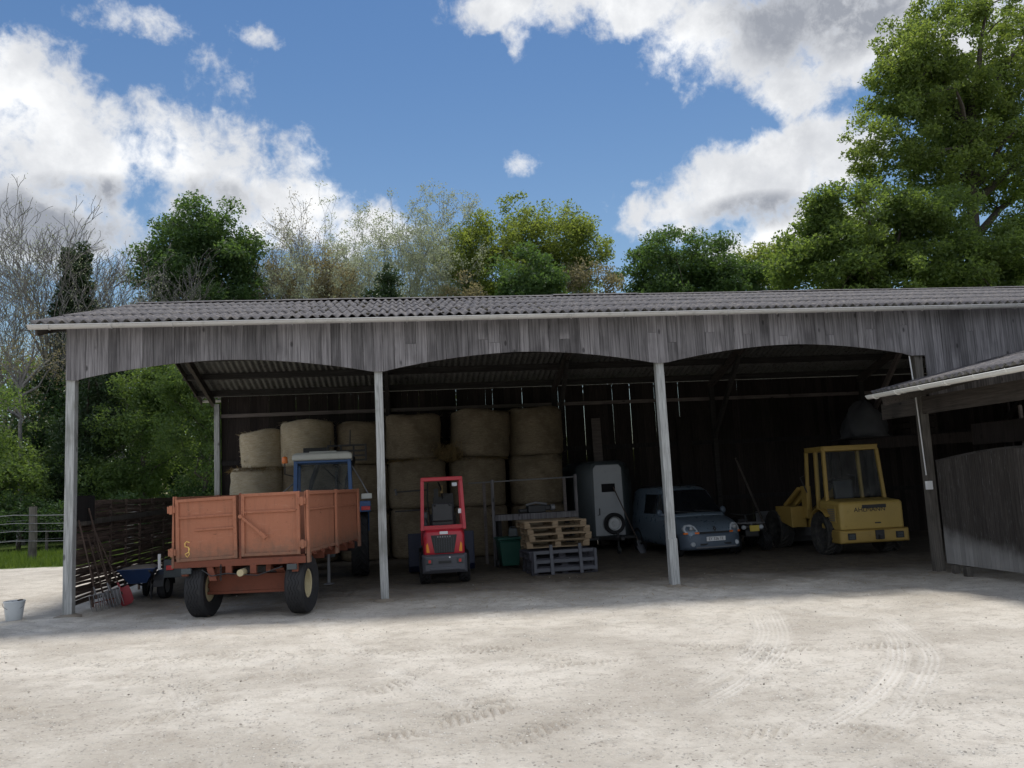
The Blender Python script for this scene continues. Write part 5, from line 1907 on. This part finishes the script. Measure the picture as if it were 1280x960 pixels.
# ================================================================== wattle screen closing the left gable
wt = thing('wattle_screen', 'dark woven wattle screen with light gaps closing the open left end of the barn', 'screen', (0, 0, 0))
b = MB()
z = .24
while z < 2.06:
    hgt = random.uniform(.036, .052)
    y = .16
    rings = []
    ph = random.choice((0, 1))
    sag = random.uniform(-.018, .018)
    tilt = random.uniform(-.012, .012)
    while y <= 11.05:
        xx = .02 + .024 * math.cos(math.pi * (y / .92 + ph)) + random.uniform(-.004, .004)
        zz = z + gz(0) - .1 + sag * math.sin(y * 1.7 + z * 30) + tilt * math.sin(y * .5) + random.uniform(-.003, .003)
        rings.append([(xx - .007, y, zz - hgt / 2), (xx + .007, y, zz - hgt / 2), (xx + .007, y, zz + hgt / 2), (xx - .007, y, zz + hgt / 2)])
        y += .23
    b.loft(rings)
    z += hgt + (-.005 + random.choice((0, .003, .010, .022)) * max(0, (1.35 - z)))
b.build('weave', m_wattle, wt)
for y in (.24, 1.16, 2.08, 3.0, 3.92, 4.84, 5.76, 7.6, 9.44, 11.0):
    MB().tube([(.02, y, gz(0) - .05), (.025, y + .01, 2.07)], .028, 7).build('stake', m_wattle, wt, 50)
MB().bar((.075, .2, 1.66), (.075, 5.8, 1.74), .035, .10).build('rail', m_fencewood, wt, None, .004)
MB().box((.085, .62, 1.92), (.02, .82, .46)).build('board', m_darkwood, wt, None, .004)

# boards leaning on the rear wall
for xx, wd, h_, lab, m_ in ((12.13, .30, 4.1, 'narrow pale grey board standing on end against the rear wall behind the horse trailer', m_palebeam),
                            (15.1, .46, 4.08, 'wide brown sheet standing on end against the rear wall behind the third post', m_brownwood)):
    bo_ = thing('leaning_board', lab, 'board', (xx, DEP - .45, gz(xx)), 0)
    MB().box((0, .17, h_ / 2), (wd, .03, h_), (R(-3.6), 0, 0)).build('plank', m_, bo_, None, .003)

# ================================================================== round bales


def make_bale(name, label, x, y, z, rad, h, mat, tilt=(0, 0), fuzzy=False, seed=0, top=260):
    r_ = random.Random(seed)
    o = thing(name, label, 'bale', (x, y, z), r_.uniform(0, 360), 'round bales stacked on end under the barn')
    o.rotation_euler = (R(tilt[0]), R(tilt[1]), 0)
    b = MB()
    ph = [r_.uniform(0, 6.28) for _ in range(8)]
    amp = .030 if fuzzy else .016
    rings = []
    prof = [(.02, 0), (.86, 0), (.96, .025), (1, .09), (1.0, .25), (.995, .42), (1.005, .58), (1., .76), (1., .90), (.965, .965), (.87, 1.0), (.5, 1.01), (.02, 1.0)]
    for i, (k, zz) in enumerate(prof):
        ring = []
        for a_ in range(40):
            a = 2 * math.pi * a_ / 40
            d = amp * (math.sin(2 * a + ph[0]) + .7 * math.sin(3 * a + ph[1] + zz * 2) + .5 * math.sin(7 * a + ph[2] + zz * 5)) + .010 * math.sin(zz * 23 + ph[3] + a)
            d += r_.uniform(-1, 1) * (.016 if fuzzy else .007)
            ring.append((rad * k * (1 + d) * math.cos(a), rad * k * (1 + d) * math.sin(a), h * zz + (.03 * math.sin(3 * a + ph[4]) * k + (r_.uniform(-.02, .02) if fuzzy else 0) if zz > .9 else 0)))
        rings.append(ring)
    b.loft(rings)
    b.build('body', mat, o, 60)
    s_ = MB()
    for i in range(top * 6 if fuzzy else top):
        a = r_.uniform(0, 6.283)
        if r_.random() < .55 or fuzzy:
            q = rad * (.55 + .47 * r_.random())
            p = Vector((q * math.cos(a), q * math.sin(a), h * .985 if q < rad * .9 else h * .96))
            d = Vector((math.cos(a + r_.uniform(-1.2, 1.2)), math.sin(a + r_.uniform(-1.2, 1.2)), r_.uniform(-.3, .6)))
        else:
            p = Vector((rad * math.cos(a), rad * math.sin(a), h * r_.uniform(.03, .97)))
            d = Vector((-math.sin(a) + .4 * math.cos(a), math.cos(a) + .4 * math.sin(a), r_.uniform(-.7, .5)))
        L = r_.uniform(.06, .2)
        d.normalize()
        m_ = p + d * L * .5 + Vector((r_.uniform(-.02, .02), r_.uniform(-.02, .02), .01))
        e = p + d * L + Vector((0, 0, -.02 * r_.random()))
        wv = Vector((-d.y, d.x, .3)).normalized() * (.008 if fuzzy else .006)
        s_.add([p - wv, p + wv, m_ + wv, e + wv * .4, e - wv * .4, m_ - wv], [(0, 1, 2, 5), (5, 2, 3, 4)])
    q = s_.build('loose_straw', m_hay if fuzzy else mat, o)
    q['kind'] = 'stuff'
    return o


H3 = 1.40
bales = [
    (1.70, 9.35, 0, .80, 1.35, 0, 'lower round bale hidden behind the orange trailer, bottom of the leftmost stack', (0, 0), False),
    (1.68, 9.30, 1.35, .80, 1.34, 1, 'low wide round bale with tousled straw top in the leftmost stack', (0, 0), True),
    (1.86, 9.40, 2.66, .66, 1.10, 1, 'small white-netted round bale tilted on top of the leftmost stack', (-3., -4.5), False),
    (3.12, 9.25, 0, .77, 1.36, 0, 'bottom round bale of the stack behind the tractor beacon', (0, 0), False),
    (3.12, 9.25, 1.36, .77, 1.36, 0, 'middle round bale of the stack behind the tractor beacon', (0, 0), False),
    (3.08, 9.22, 2.72, .77, 1.30, 1, 'pale netted round bale on top of the stack behind the tractor beacon', (0, 0), False),
    (4.66, 9.40, 0, .74, 1.36, 0, 'bottom round bale of the stack right behind the tractor cab', (0, 0), False),
    (4.66, 9.40, 1.36, .74, 1.36, 0, 'middle round bale seen through the tractor cab', (0, 0), False),
    (4.62, 9.45, 2.72, .72, 1.25, 0, 'shaded round bale on top of the stack left of the second post', (0, 0), False),
    (6.22, 9.30, 0, .82, 1.42, 0, 'bottom round bale of the stack behind the red loader', (0, 0), False),
    (6.22, 9.25, 1.42, .84, 1.42, 0, 'middle round bale of the stack behind the red loader', (0, 0), True),
    (6.12, 9.20, 2.84, .82, 1.30, 0, 'brown round bale on top of the stack just right of the second post', (1.5, 1), False),
    (8.00, 9.30, 0, .86, 1.42, 0, 'bottom round bale of the stack left of the rack', (0, 0), False),
    (8.00, 9.30, 1.42, .86, 1.42, 0, 'middle round bale of the stack left of the rack', (0, 0), True),
    (8.10, 9.22, 2.84, .90, 1.38, 0, 'broad round bale on top of the stack left of the rack', (-1, 3), False),
    (9.78, 9.35, 0, .80, 1.43, 0, 'bottom round bale of the tallest rightmost stack behind the pallets', (0, 0), False),
    (9.78, 9.35, 1.43, .80, 1.43, 0, 'middle round bale of the tallest rightmost stack behind the pallets', (0, 0), False),
    (9.82, 9.35, 2.86, .84, 1.42, 0, 'top round bale of the tallest rightmost stack next to the slatted wall', (0, 0), False),
]
for i, (x, y, z, r_, h_, net, lab, tilt, fz) in enumerate(bales):
    make_bale('round_bale', lab, x, y, z + gz(x), r_, h_, m_strawnet if net else m_straw, tilt, fz, i)
# loose hay fallen between the stacks
hp = MB()
hc = Vector((7.12, 8.62, 2.84))
for i in range(1500):
    u = Vector((random.gauss(0, .22), random.gauss(0, .16), abs(random.gauss(0, .17))))
    p = hc + u
    d = Vector((random.gauss(0, 1), random.gauss(0, 1), random.gauss(-.2, .7))).normalized()
    L = random.uniform(.06, .22)
    wv = d.cross(Vector((.3, .2, 1))).normalized() * .006
    e = p + d * L
    m_ = p + d * L * .5 + Vector((0, 0, .02))
    hp.add([p - wv, p + wv, m_ + wv, e + wv * .3, e - wv * .3, m_ - wv], [(0, 1, 2, 5), (5, 2, 3, 4)])
tag(hp.build('hay_tuft', m_hay), 'loose tuft of hay caught between two bale stacks above the red loader', 'hay')
# straw litter on the barn floor
sl2 = MB()
for i in range(5200):
    x = random.uniform(1.0, 17.5)
    y = random.uniform(-.6, 8.6) if random.random() < .8 else random.uniform(-2.2, .5)
    p = Vector((x, y, gz(x) + random.uniform(.012, .03)))
    a = random.uniform(0, 6.28)
    L = random.uniform(.05, .2)
    d = Vector((math.cos(a), math.sin(a), random.uniform(-.04, .09)))
    wv = Vector((-d.y, d.x, 0)) * .004
    sl2.add([p - wv, p + wv, p + d * L + wv * .6, p + d * L - wv * .6], [(0, 1, 2, 3)])
tag(sl2.build('straw_litter', m_hay), None, None, None, 'stuff')

# ================================================================== paddock fence at the left
pf = thing('paddock_fence', 'weathered post and wire paddock fence along the grass left of the barn', 'fence', (0, 0, 0))
fpts = [(-13.5, 15.2), (-10.2, 15.35), (-6.96, 15.5), (-3.8, 15.6), (-.6, 15.75), (2.6, 15.9)]
for x, y in fpts:
    MB().tube([(x, y, gz(x) - .2), (x + .02, y, gz(x) + .8), (x, y, gz(x) + 1.80)], [.14, .13, .125], 10).build('post', m_fencewood, pf, 50)
for z in (.62, .95, 1.22, 1.50):
    b = MB()
    pts = []
    for (x1, y1), (x2, y2) in zip(fpts[:-1], fpts[1:]):
        for k in range(6):
            q = k / 6
            pts.append((x1 + (x2 - x1) * q, y1 + (y2 - y1) * q - .14, gz(x1) + z - .05 * math.sin(math.pi * q)))
    b.tube(pts, .012 if z < 1.4 else .016, 5)
    b.build('wire', m_steel, pf, 60)
# second fence line far back in the meadow
pf2 = thing('paddock_fence', 'thin-posted fence further back in the meadow, below the trees', 'fence', (0, 0, 0))
for k in range(8):
    x = -16 + k * 2.6
    MB().tube([(x, 19.8, .1), (x, 19.8, 1.45)], .06, 7).build('post', m_fencewood, pf2, 50)
for z in (.6, 1.0, 1.35):
    MB().tube([(-16, 19.74, .15 + z), (2.2, 19.74, .15 + z)], .010, 5).build('wire', m_steel, pf2, 60)

# meadow grass
g_rng = np.random.default_rng(5)
n = 26000
gx = g_rng.uniform(-15, .6, n)
gy_ = 11.7 + 8.5 * g_rng.random(n) ** 1.3
hh = g_rng.uniform(.05, .17, n) * (1 + .8 * (g_rng.random(n) > .93))
ang = g_rng.uniform(0, 6.28, n)
lean = g_rng.uniform(.0, .06, n)
gzv = .110 - .0172 * np.clip(gx, -12, 30)
wv = np.stack([np.cos(ang), np.sin(ang), 0 * ang], -1) * .012
p0 = np.stack([gx, gy_, gzv], -1)
p1 = p0 + np.stack([np.sin(ang) * lean, np.cos(ang) * lean, hh], -1)
V = np.stack([p0 - wv, p0 + wv, p1 + wv * .3, p1 - wv * .3], 1).reshape(-1, 3)
tag(npmesh('meadow_grass', V, np.arange(4 * n).reshape(-1, 4), m_grass), None, None, None, 'stuff')


# ================================================================== trees
def leaves(r, cen, siz, per, lsz, up=.35, squash=.75):
    lsz, per = lsz * .74, per * 1.6
    """leaf blades scattered round clump centres -> V, Q"""
    N = len(cen)
    k = np.maximum(3, (per * (siz / siz.mean()) ** 1.6).astype(int))
    idx = np.repeat(np.arange(N), k)
    M = len(idx)
    g = r.normal(size=(M, 3))
    g /= np.linalg.norm(g, axis=1, keepdims=True)
    g *= (r.random((M, 1)) ** .5)
    P = cen[idx] + g * siz[idx][:, None] * np.array([1, 1, squash])
    nrm = r.normal(size=(M, 3)) + np.array([0, 0, up * 2])
    nrm /= np.linalg.norm(nrm, axis=1, keepdims=True)
    t_ = np.cross(nrm, r.normal(size=(M, 3)))
    t_ /= np.linalg.norm(t_, axis=1, keepdims=True) + 1e-9
    b_ = np.cross(nrm, t_)
    s = lsz * r.uniform(.6, 1.35, (M, 1))
    V = np.stack([P - t_ * s, P - b_ * s * .55 + nrm * s * .12, P + t_ * s, P + b_ * s * .55 + nrm * s * .12], 1).reshape(-1, 3)
    return V, np.arange(4 * M).reshape(-1, 4)


def tree(name, label, base, ells, leafmat_, bark, nclump, per, lsz, seed, csize=.8, trunk_r=.28, gap=.25, lean=(0, 0), group='trees standing behind the barn', limbs=9, cat='tree', up=.35, bias=.42, hollow=0.):
    """ells = [(cx,cy,cz, rx,ry,rz, weight)] envelope of the crown in world space"""
    r = np.random.default_rng(seed)
    rd = random.Random(seed)
    o = thing(name, label, cat, base, 0, group)
    base = np.array(base, float)
    E = np.array([e[:6] for e in ells])
    wgt = np.array([(e[6] if len(e) > 6 else 1) * e[3] * e[4] * e[5] for e in ells])
    wgt = wgt ** .8
    wgt /= wgt.sum()
    n0 = int(nclump * (1 + gap))
    pick = r.choice(len(E), n0, p=wgt)
    d = r.normal(size=(n0, 3))
    d /= np.linalg.norm(d, axis=1, keepdims=True)
    rad = r.random((n0, 1)) ** bias
    C = E[pick, :3] + d * rad * E[pick, 3:]
    # uneven outline and holes: drop clumps where a coarse random field is low
    fr = r.normal(size=(6, 3)) * 1.15
    ph = r.random(6) * 6.28
    f = np.sin(C @ fr.T + ph).sum(1) + r.normal(size=n0) * .5
    C = C[np.argsort(-f)[:nclump]]
    C = C[C[:, 2] > base[2] + .4]
    siz = csize * r.uniform(.55, 1.45, len(C))
    V, Q = leaves(r, C, siz, per, lsz, up)
    cr = npmesh('crown', V - base, Q, leafmat_, o)
    # trunk and limbs
    b = MB()
    top = E[:, 2].mean() + .2 * E[:, 5].mean()
    ccx = (E[:, :3] * wgt[:, None]).sum(0)
    tp = Vector((ccx[0] - base[0], ccx[1] - base[1], max(top - base[2], 2.)))
    path = []
    for k in range(8):
        q = k / 7
        path.append(Vector((tp.x * q ** 1.4 + rd.uniform(-.12, .12) * q, tp.y * q ** 1.4 + rd.uniform(-.12, .12) * q, tp.z * q)))
    b.tube(path, [trunk_r * (1.25 if k == 0 else 1) * (1 - .72 * k / 7) for k in range(8)], 9)
    L = []
    sel = r.choice(len(C), min(limbs, len(C)), replace=False)
    for i in sel:
        e = Vector(C[i] - base)
        q0 = min(.9, max(.25, (e.z - Vector((e.x - tp.x, e.y - tp.y, 0)).length * .75) / tp.z))
        i0 = q0 * 7
        a, bb = path[int(i0)], path[min(7, int(i0) + 1)]
        s = a.lerp(bb, i0 - int(i0))
        m1 = s.lerp(e, .35) + Vector((rd.uniform(-.3, .3), rd.uniform(-.3, .3), rd.uniform(-.1, .35)))
        m2 = s.lerp(e, .7) + Vector((rd.uniform(-.25, .25), rd.uniform(-.25, .25), rd.uniform(-.05, .3)))
        rr = trunk_r * .42
        b.tube([s, m1, m2, e], [rr, rr * .7, rr * .42, rr * .16], 6)
        L.append([s, m1, m2, e])
    for i in r.choice(len(C), min(len(C), limbs * 5), replace=False):
        e = Vector(C[i] - base)
        best = min(((Vector(p) - e).length, p) for l in L for p in l[1:])[1] if L else path[4]
        if (best - e).length > 5 or (best - e).length < .2:
            continue
        m1 = best.lerp(e, .5) + Vector((rd.uniform(-.2, .2), rd.uniform(-.2, .2), rd.uniform(-.1, .25)))
        b.tube([best, m1, e], [trunk_r * .09, trunk_r * .06, trunk_r * .03], 5, False)
    b.build('trunk', bark, o, 60)
    return o


def bare_tree(name, label, base, height, spread, seed, bark, r0=.2, leafm=None, per=0, lsz=.1, forks=5, ivy=0, lean=0., group='trees standing behind the barn', nstem=1, fine=1.):
    rd = random.Random(seed)
    o = thing(name, label, 'tree', base, 0, group)
    b = MB()
    tips = []

    def grow(p, d, L, r, lev):
        n = 4 if lev < 3 else 3
        pts, q, dd = [p], p, d.copy()
        for k in range(n):
            dd = (dd + Vector((rd.uniform(-1, 1), rd.uniform(-1, 1), rd.uniform(-.45, .62) * (.9 if lev else .4))) * (.10 + .05 * lev)).normalized()
            q = q + dd * L / n
            pts.append(q)
        rs = [max(.008 * fine, r * (1 - .5 * k / n)) for k in range(n + 1)]
        b.tube(pts, rs, 7 if lev < 2 else (4 if lev < 4 else 3), False)
        if lev >= 2:
            tips.append(q)
        if lev >= forks:
            return
        kids = 3 if lev < 3 else 2
        if lev == 0:
            kids = 5
        for c in range(kids + (rd.random() < .5)):
            at = pts[-1] if c == 0 else pts[rd.randint(max(1, n - 2 if lev else n - 2), n)]
            az = rd.uniform(0, 6.28)
            sp = spread * (rd.uniform(.5, 1.35) if c else rd.uniform(0, .45))
            side = Vector((math.cos(az), math.sin(az), 0))
            nd = (dd + side * sp + Vector((0, 0, .12))).normalized()
            grow(at, nd, L * rd.uniform(.58, .80), rs[-1] * (.8 if c == 0 else .6), lev + 1)

    for s in range(nstem):
        a = rd.uniform(0, 6.28)
        grow(Vector((0, 0, 0)), Vector((lean + .18 * (nstem > 1) * math.cos(a), .15 * (nstem > 1) * math.sin(a), 1)).normalized(), height * .30, r0, 0)
    b.build('trunk', bark, o, 60)
    r = np.random.default_rng(seed)
    if leafm and per:
        T = np.array([tuple(t_) for t_ in tips])
        V, Q = leaves(r, T, np.full(len(T), .45) * r.uniform(.6, 1.4, len(T)), per, lsz)
        npmesh('crown', V, Q, leafm, o)
    if ivy:
        hN = 1500
        zz = (1 - (1 - r.random(hN)) ** .62) * height * ivy
        aa = r.random(hN) * 6.28
        rad = (.35 + r0 + .85 * r.random(hN)) * np.clip(1.12 - zz / (height * ivy), .05, 1) ** .55 * (1 + .35 * np.sin(zz * 1.7) * np.sin(2 * aa))
        T = np.stack([lean * zz + rad * np.cos(aa), rad * np.sin(aa), zz], -1)
        V, Q = leaves(r, T, np.full(hN, .38), 46, .11)
        npmesh('ivy', V, Q, m_leaf_ivy, o)
    return o


def G(x):
    return gz(x)


# --- behind the roof, left to right
bare_tree('ash_tree', 'bare ash tree with dark ivy-clad trunk standing beyond the left end of the roof', (-11.7, 31, .3), 20.5, .70, 11, m_twig, .34, m_leaf_pale, 2, .05, 6, .78, .02, fine=1.7, nstem=2)
bare_tree('ash_tree', 'leafless pale-twigged ash at the far left edge of the photo', (-15.0, 33, .3), 20.0, .8, 23, m_twig, .24, m_leaf_pale, 2, .05, 6, 0, .02, fine=1.7, nstem=2)
bare_tree('ash_tree', 'slender bare ash between the ivy-clad ash and the dense round oak', (-10.6, 38, .2), 22.0, .62, 31, m_twig, .22, m_leaf_pale, 1, .05, 6, 0, .0, fine=1.6)
tree('oak_tree', 'dense dark green oak with a full round crown behind the left part of the roof', (-6.9, 40, .2), [(-6.9, 40, 16.6, 4.0, 4.0, 4.6), (-7.6, 40, 19.3, 2.3, 2.4, 2.5), (-5.0, 40, 18.6, 2.2, 2.4, 2.8), (-9.2, 40, 17.3, 2.0, 2.2, 2.3), (-6.8, 40, 13.2, 3.6, 3.6, 3.2)],
     m_leaf_dark, m_bark, 330, 120, .15, 41, .85, .36, .22)
bare_tree('poplar_tree', 'thin pinkish-twigged tree just right of the dense round oak', (-2.2, 45, .2), 23.5, .6, 43, m_twig, .22, m_leaf_brown, 5, .08, 6, 0, .0, fine=1.5)
tree('hazel_tree', 'low brownish young-leaved tree below the thin pinkish-twigged tree', (-1.9, 42, .2), [(-1.9, 42, 16.0, 1.9, 1.9, 2.6), (-1.6, 42, 13.4, 2.3, 2.2, 2.4)], m_leaf_brown, m_bark, 90, 60, .12, 44, .75, .18, .5)
tree('maple_tree', 'small bronze-leaved maple left of the pale birch', (1.5, 42, .2), [(1.3, 42, 17.5, 1.9, 1.8, 1.8), (1.2, 42, 14.6, 1.6, 1.6, 2.2)], m_leaf_brown, m_bark, 64, 50, .12, 45, .75, .16, .5)
bare_tree('birch_tree', 'tall pale birch with sparse whitish new leaves against the clouds', (4.6, 46, .2), 27.5, .66, 52, m_palebark, .22, m_leaf_pale, 14, .10, 6, 0, .0, fine=1.3)
bare_tree('birch_tree', 'shorter pale birch leaning left beside the tall one', (2.0, 45, .2), 25.5, .66, 57, m_palebark, .18, m_leaf_pale, 14, .10, 6, 0, .0, fine=1.3)
bare_tree('birch_tree', 'pale birch with open crown touching the big fresh green oak', (6.4, 48, .2), 26.5, .60, 59, m_palebark, .18, m_leaf_pale, 14, .10, 6, 0, .0, fine=1.3)
tree('holly_tree', 'small blackish holly peeking over the roof in front of the birches', (5.0, 38, .2), [(5.0, 38, 15.2, 1.0, 1.0, 1.6), (4.0, 38, 14.6, .9, .9, .9), (5.2, 38, 13.5, 1.5, 1.4, 1.5)], m_leaf_ivy, m_bark, 70, 90, .12, 61, .55, .16, .2)
tree('oak_tree', 'big yellowish fresh green oak rising over the middle of the roof', (15.3, 44, .0), [(14.6, 44, 20.7, 3.4, 3.6, 3.2), (17.3, 44, 20.3, 3.2, 3.4, 2.9), (11.7, 44, 18.6, 3.0, 3.0, 3.4), (19.8, 44, 18.6, 2.6, 2.8, 2.6), (15.6, 44, 16.6, 5.0, 4.2, 3.0)],
     m_leaf_yel, m_bark, 380, 88, .14, 71, .85, .38, .32)
tree('hornbeam_tree', 'dark green bushy hornbeam in front of the big fresh green oak', (14.4, 36, .0), [(14.4, 36, 14.9, 2.3, 2.2, 2.5), (13.4, 36, 13.3, 1.9, 2, 2.0), (15.5, 36, 13.4, 2.0, 2, 2.0)], m_leaf_dark, m_bark, 150, 110, .14, 73, .7, .22, .25)
tree('willow_tree', 'pale yellowish bush at the right foot of the big fresh green oak', (19.6, 40, .0), [(19.5, 40, 15.2, 2.0, 1.8, 2.2), (10.6, 40, 15.2, 1.6, 1.6, 1.8)], m_leaf_brown, m_bark, 80, 60, .12, 74, .75, .18, .5)
tree('lime_tree', 'dark green round lime right of the big fresh green oak', (27.0, 42, -.2), [(26.2, 42, 17.6, 3.2, 3.2, 2.5), (29.2, 42, 17.0, 3.0, 3.0, 2.4), (24.0, 42, 16.0, 2.6, 2.6, 2.2), (27.2, 42, 14.8, 5.0, 4.0, 2.6), (31.5, 42, 15.6, 2.4, 2.4, 2.2)],
     m_leaf_dark, m_bark, 330, 100, .15, 81, .8, .34, .2)
tree('maple_tree', 'light green maple filling the dip between the dark lime and the huge right oak', (33.5, 43, -.3), [(33.6, 43, 16.9, 2.3, 2.3, 2.6), (35.6, 43, 17.6, 2.2, 2.2, 2.4)], m_leaf_yel, m_bark, 120, 80, .14, 83, .8, .24, .45)
# the huge oak at the right with its lower neighbours
hx_, hy_ = 36.5, 26
tree('oak_tree', 'huge tall oak with airy upper crown rising out of frame at the right', (38.2, 27, -.4),
     [(35.0, 27, 20.3, 3.3, 3.2, 2.8), (36.0, 27, 24.4, 2.8, 3.0, 2.8), (38.0, 27, 27.4, 3.2, 3.4, 3.0), (40.6, 27, 24.4, 3.9, 3.8, 4.5), (43.6, 27, 20.8, 3.8, 3.8, 3.8), (39.4, 27, 19.6, 4.2, 3.8, 3.6), (37.0, 27, 22.4, 3.2, 3., 2.6), (43.2, 27, 28.0, 3.6, 3.2, 3.4)],
     m_leaf_oak, m_bark, 740, 88, .135, 91, .66, .62, .32, limbs=18)
tree('beech_tree', 'broad leafy beech spreading below the huge oak over the right part of the roof', (33.6, 25, -.3),
     [(31.2, 25, 14.8, 3.4, 3.2, 2.6), (28.4, 25, 12.9, 2.8, 2.8, 2.3), (34.5, 25, 14.0, 3.6, 3.4, 3.2), (30.6, 25, 11.6, 4.2, 3.8, 2.6), (28.5, 25, 15.6, 1.5, 1.6, 1.4)],
     m_leaf_hedge, m_bark, 480, 104, .135, 93, .70, .36, .30, limbs=12)
tree('beech_tree', 'leafy green beech reaching the right edge of the photo just above the roof', (39.5, 24, -.4),
     [(38.4, 24, 12.6, 3.6, 3.4, 3.0), (42.2, 24, 13.2, 3.6, 3.4, 3.6), (36.2, 24, 11.0, 3.0, 3.0, 2.4)],
     m_leaf_hedge, m_bark, 330, 104, .13, 97, .75, .34, .35, limbs=10)

# --- left, under the eaves and seen through the open end
gl_ = 'trees and shrubs of the hedge left of the barn'
tree('hazel_tree', 'light green hazel at the left edge behind the paddock fence', (-11.2, 22, .3), [(-11.6, 22, 4.9, 2.2, 2.0, 2.3), (-9.8, 22, 3.4, 1.6, 1.6, 1.7), (-12.4, 22, 2.4, 1.8, 1.8, 1.6)], m_leaf_row, m_bark, 150, 90, .085, 101, .55, .14, .4, group=gl_)
tree('elder_tree', 'bright green elder seen through the open end right beside the rear post', (-2.6, 20.5, .2), [(-2.4, 20.5, 5.6, 1.9, 1.8, 2.1), (-3.2, 20.5, 7.2, 1.5, 1.5, 1.4), (-1.6, 20.5, 3.0, 1.7, 1.7, 1.9), (-.2, 20.5, 5.0, 1.6, 1.6, 2.4)], m_leaf_row, m_bark, 230, 100, .085, 103, .55, .14, .35, group=gl_)
tree('elm_tree', 'shaded green elm seen through the open end in the middle of the gap', (-5.4, 23, .2), [(-5.4, 23, 5.0, 2.1, 2.0, 2.5), (-5.0, 23, 7.8, 1.7, 1.7, 1.7), (-6.4, 23, 2.8, 1.8, 1.8, 1.9)], m_leaf_row, m_bark, 200, 100, .09, 105, .6, .16, .4, group=gl_)
tree('yew_tree', 'blackish green yew behind the first barn post', (-8.0, 24, .2), [(-8.0, 24, 4.6, 1.7, 1.7, 3.0), (-7.6, 24, 8.2, 1.4, 1.4, 2.0), (-8.6, 24, 2.4, 1.9, 1.9, 1.8)], m_leaf_ivy, m_bark, 200, 110, .09, 107, .6, .2, .3, group=gl_)
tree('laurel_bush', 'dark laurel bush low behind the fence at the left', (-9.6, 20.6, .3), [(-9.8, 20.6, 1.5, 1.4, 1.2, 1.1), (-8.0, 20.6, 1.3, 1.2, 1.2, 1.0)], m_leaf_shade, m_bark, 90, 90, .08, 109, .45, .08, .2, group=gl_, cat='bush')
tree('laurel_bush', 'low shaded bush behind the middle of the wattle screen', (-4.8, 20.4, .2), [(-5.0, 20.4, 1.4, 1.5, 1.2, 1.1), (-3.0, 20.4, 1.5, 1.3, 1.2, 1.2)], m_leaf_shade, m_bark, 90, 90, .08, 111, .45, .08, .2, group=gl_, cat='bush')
tree('hawthorn_tree', 'half-bare hawthorn tangled below the ivy-clad ash at the left', (-11.8, 26, .3), [(-11.6, 26, 9.6, 2.1, 2.0, 2.0), (-12.6, 26, 6.6, 1.8, 1.8, 1.6)], m_leaf_brown, m_twig, 70, 26, .07, 113, .8, .16, .5, group=gl_, limbs=16)
# wood further back, read as one mass
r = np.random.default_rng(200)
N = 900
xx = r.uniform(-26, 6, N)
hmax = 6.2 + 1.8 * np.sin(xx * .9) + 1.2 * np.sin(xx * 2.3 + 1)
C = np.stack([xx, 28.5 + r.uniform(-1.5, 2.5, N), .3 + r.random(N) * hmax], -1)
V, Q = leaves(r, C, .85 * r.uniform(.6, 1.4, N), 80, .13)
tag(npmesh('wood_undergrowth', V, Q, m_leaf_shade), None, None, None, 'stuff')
N = 1700
xx = r.uniform(6, 62, N)
C = np.stack([xx, 47 + r.uniform(-2, 3, N), .0 + r.random(N) * np.where((xx > 10) & (xx < 50), 3.6 + .8 * np.sin(xx * .8), 11.5 + 2 * np.sin(xx * .5))], -1)
C = np.concatenate([C, np.stack([r.uniform(-45, 8, 1300), 50 + r.uniform(-2, 3, 1300), r.random(1300) * 12.5], -1)])
V, Q = leaves(r, C, 1.2 * r.uniform(.6, 1.4, len(C)), 50, .22)
tag(npmesh('far_wood', V, Q, m_leaf_oak), None, None, None, 'stuff')
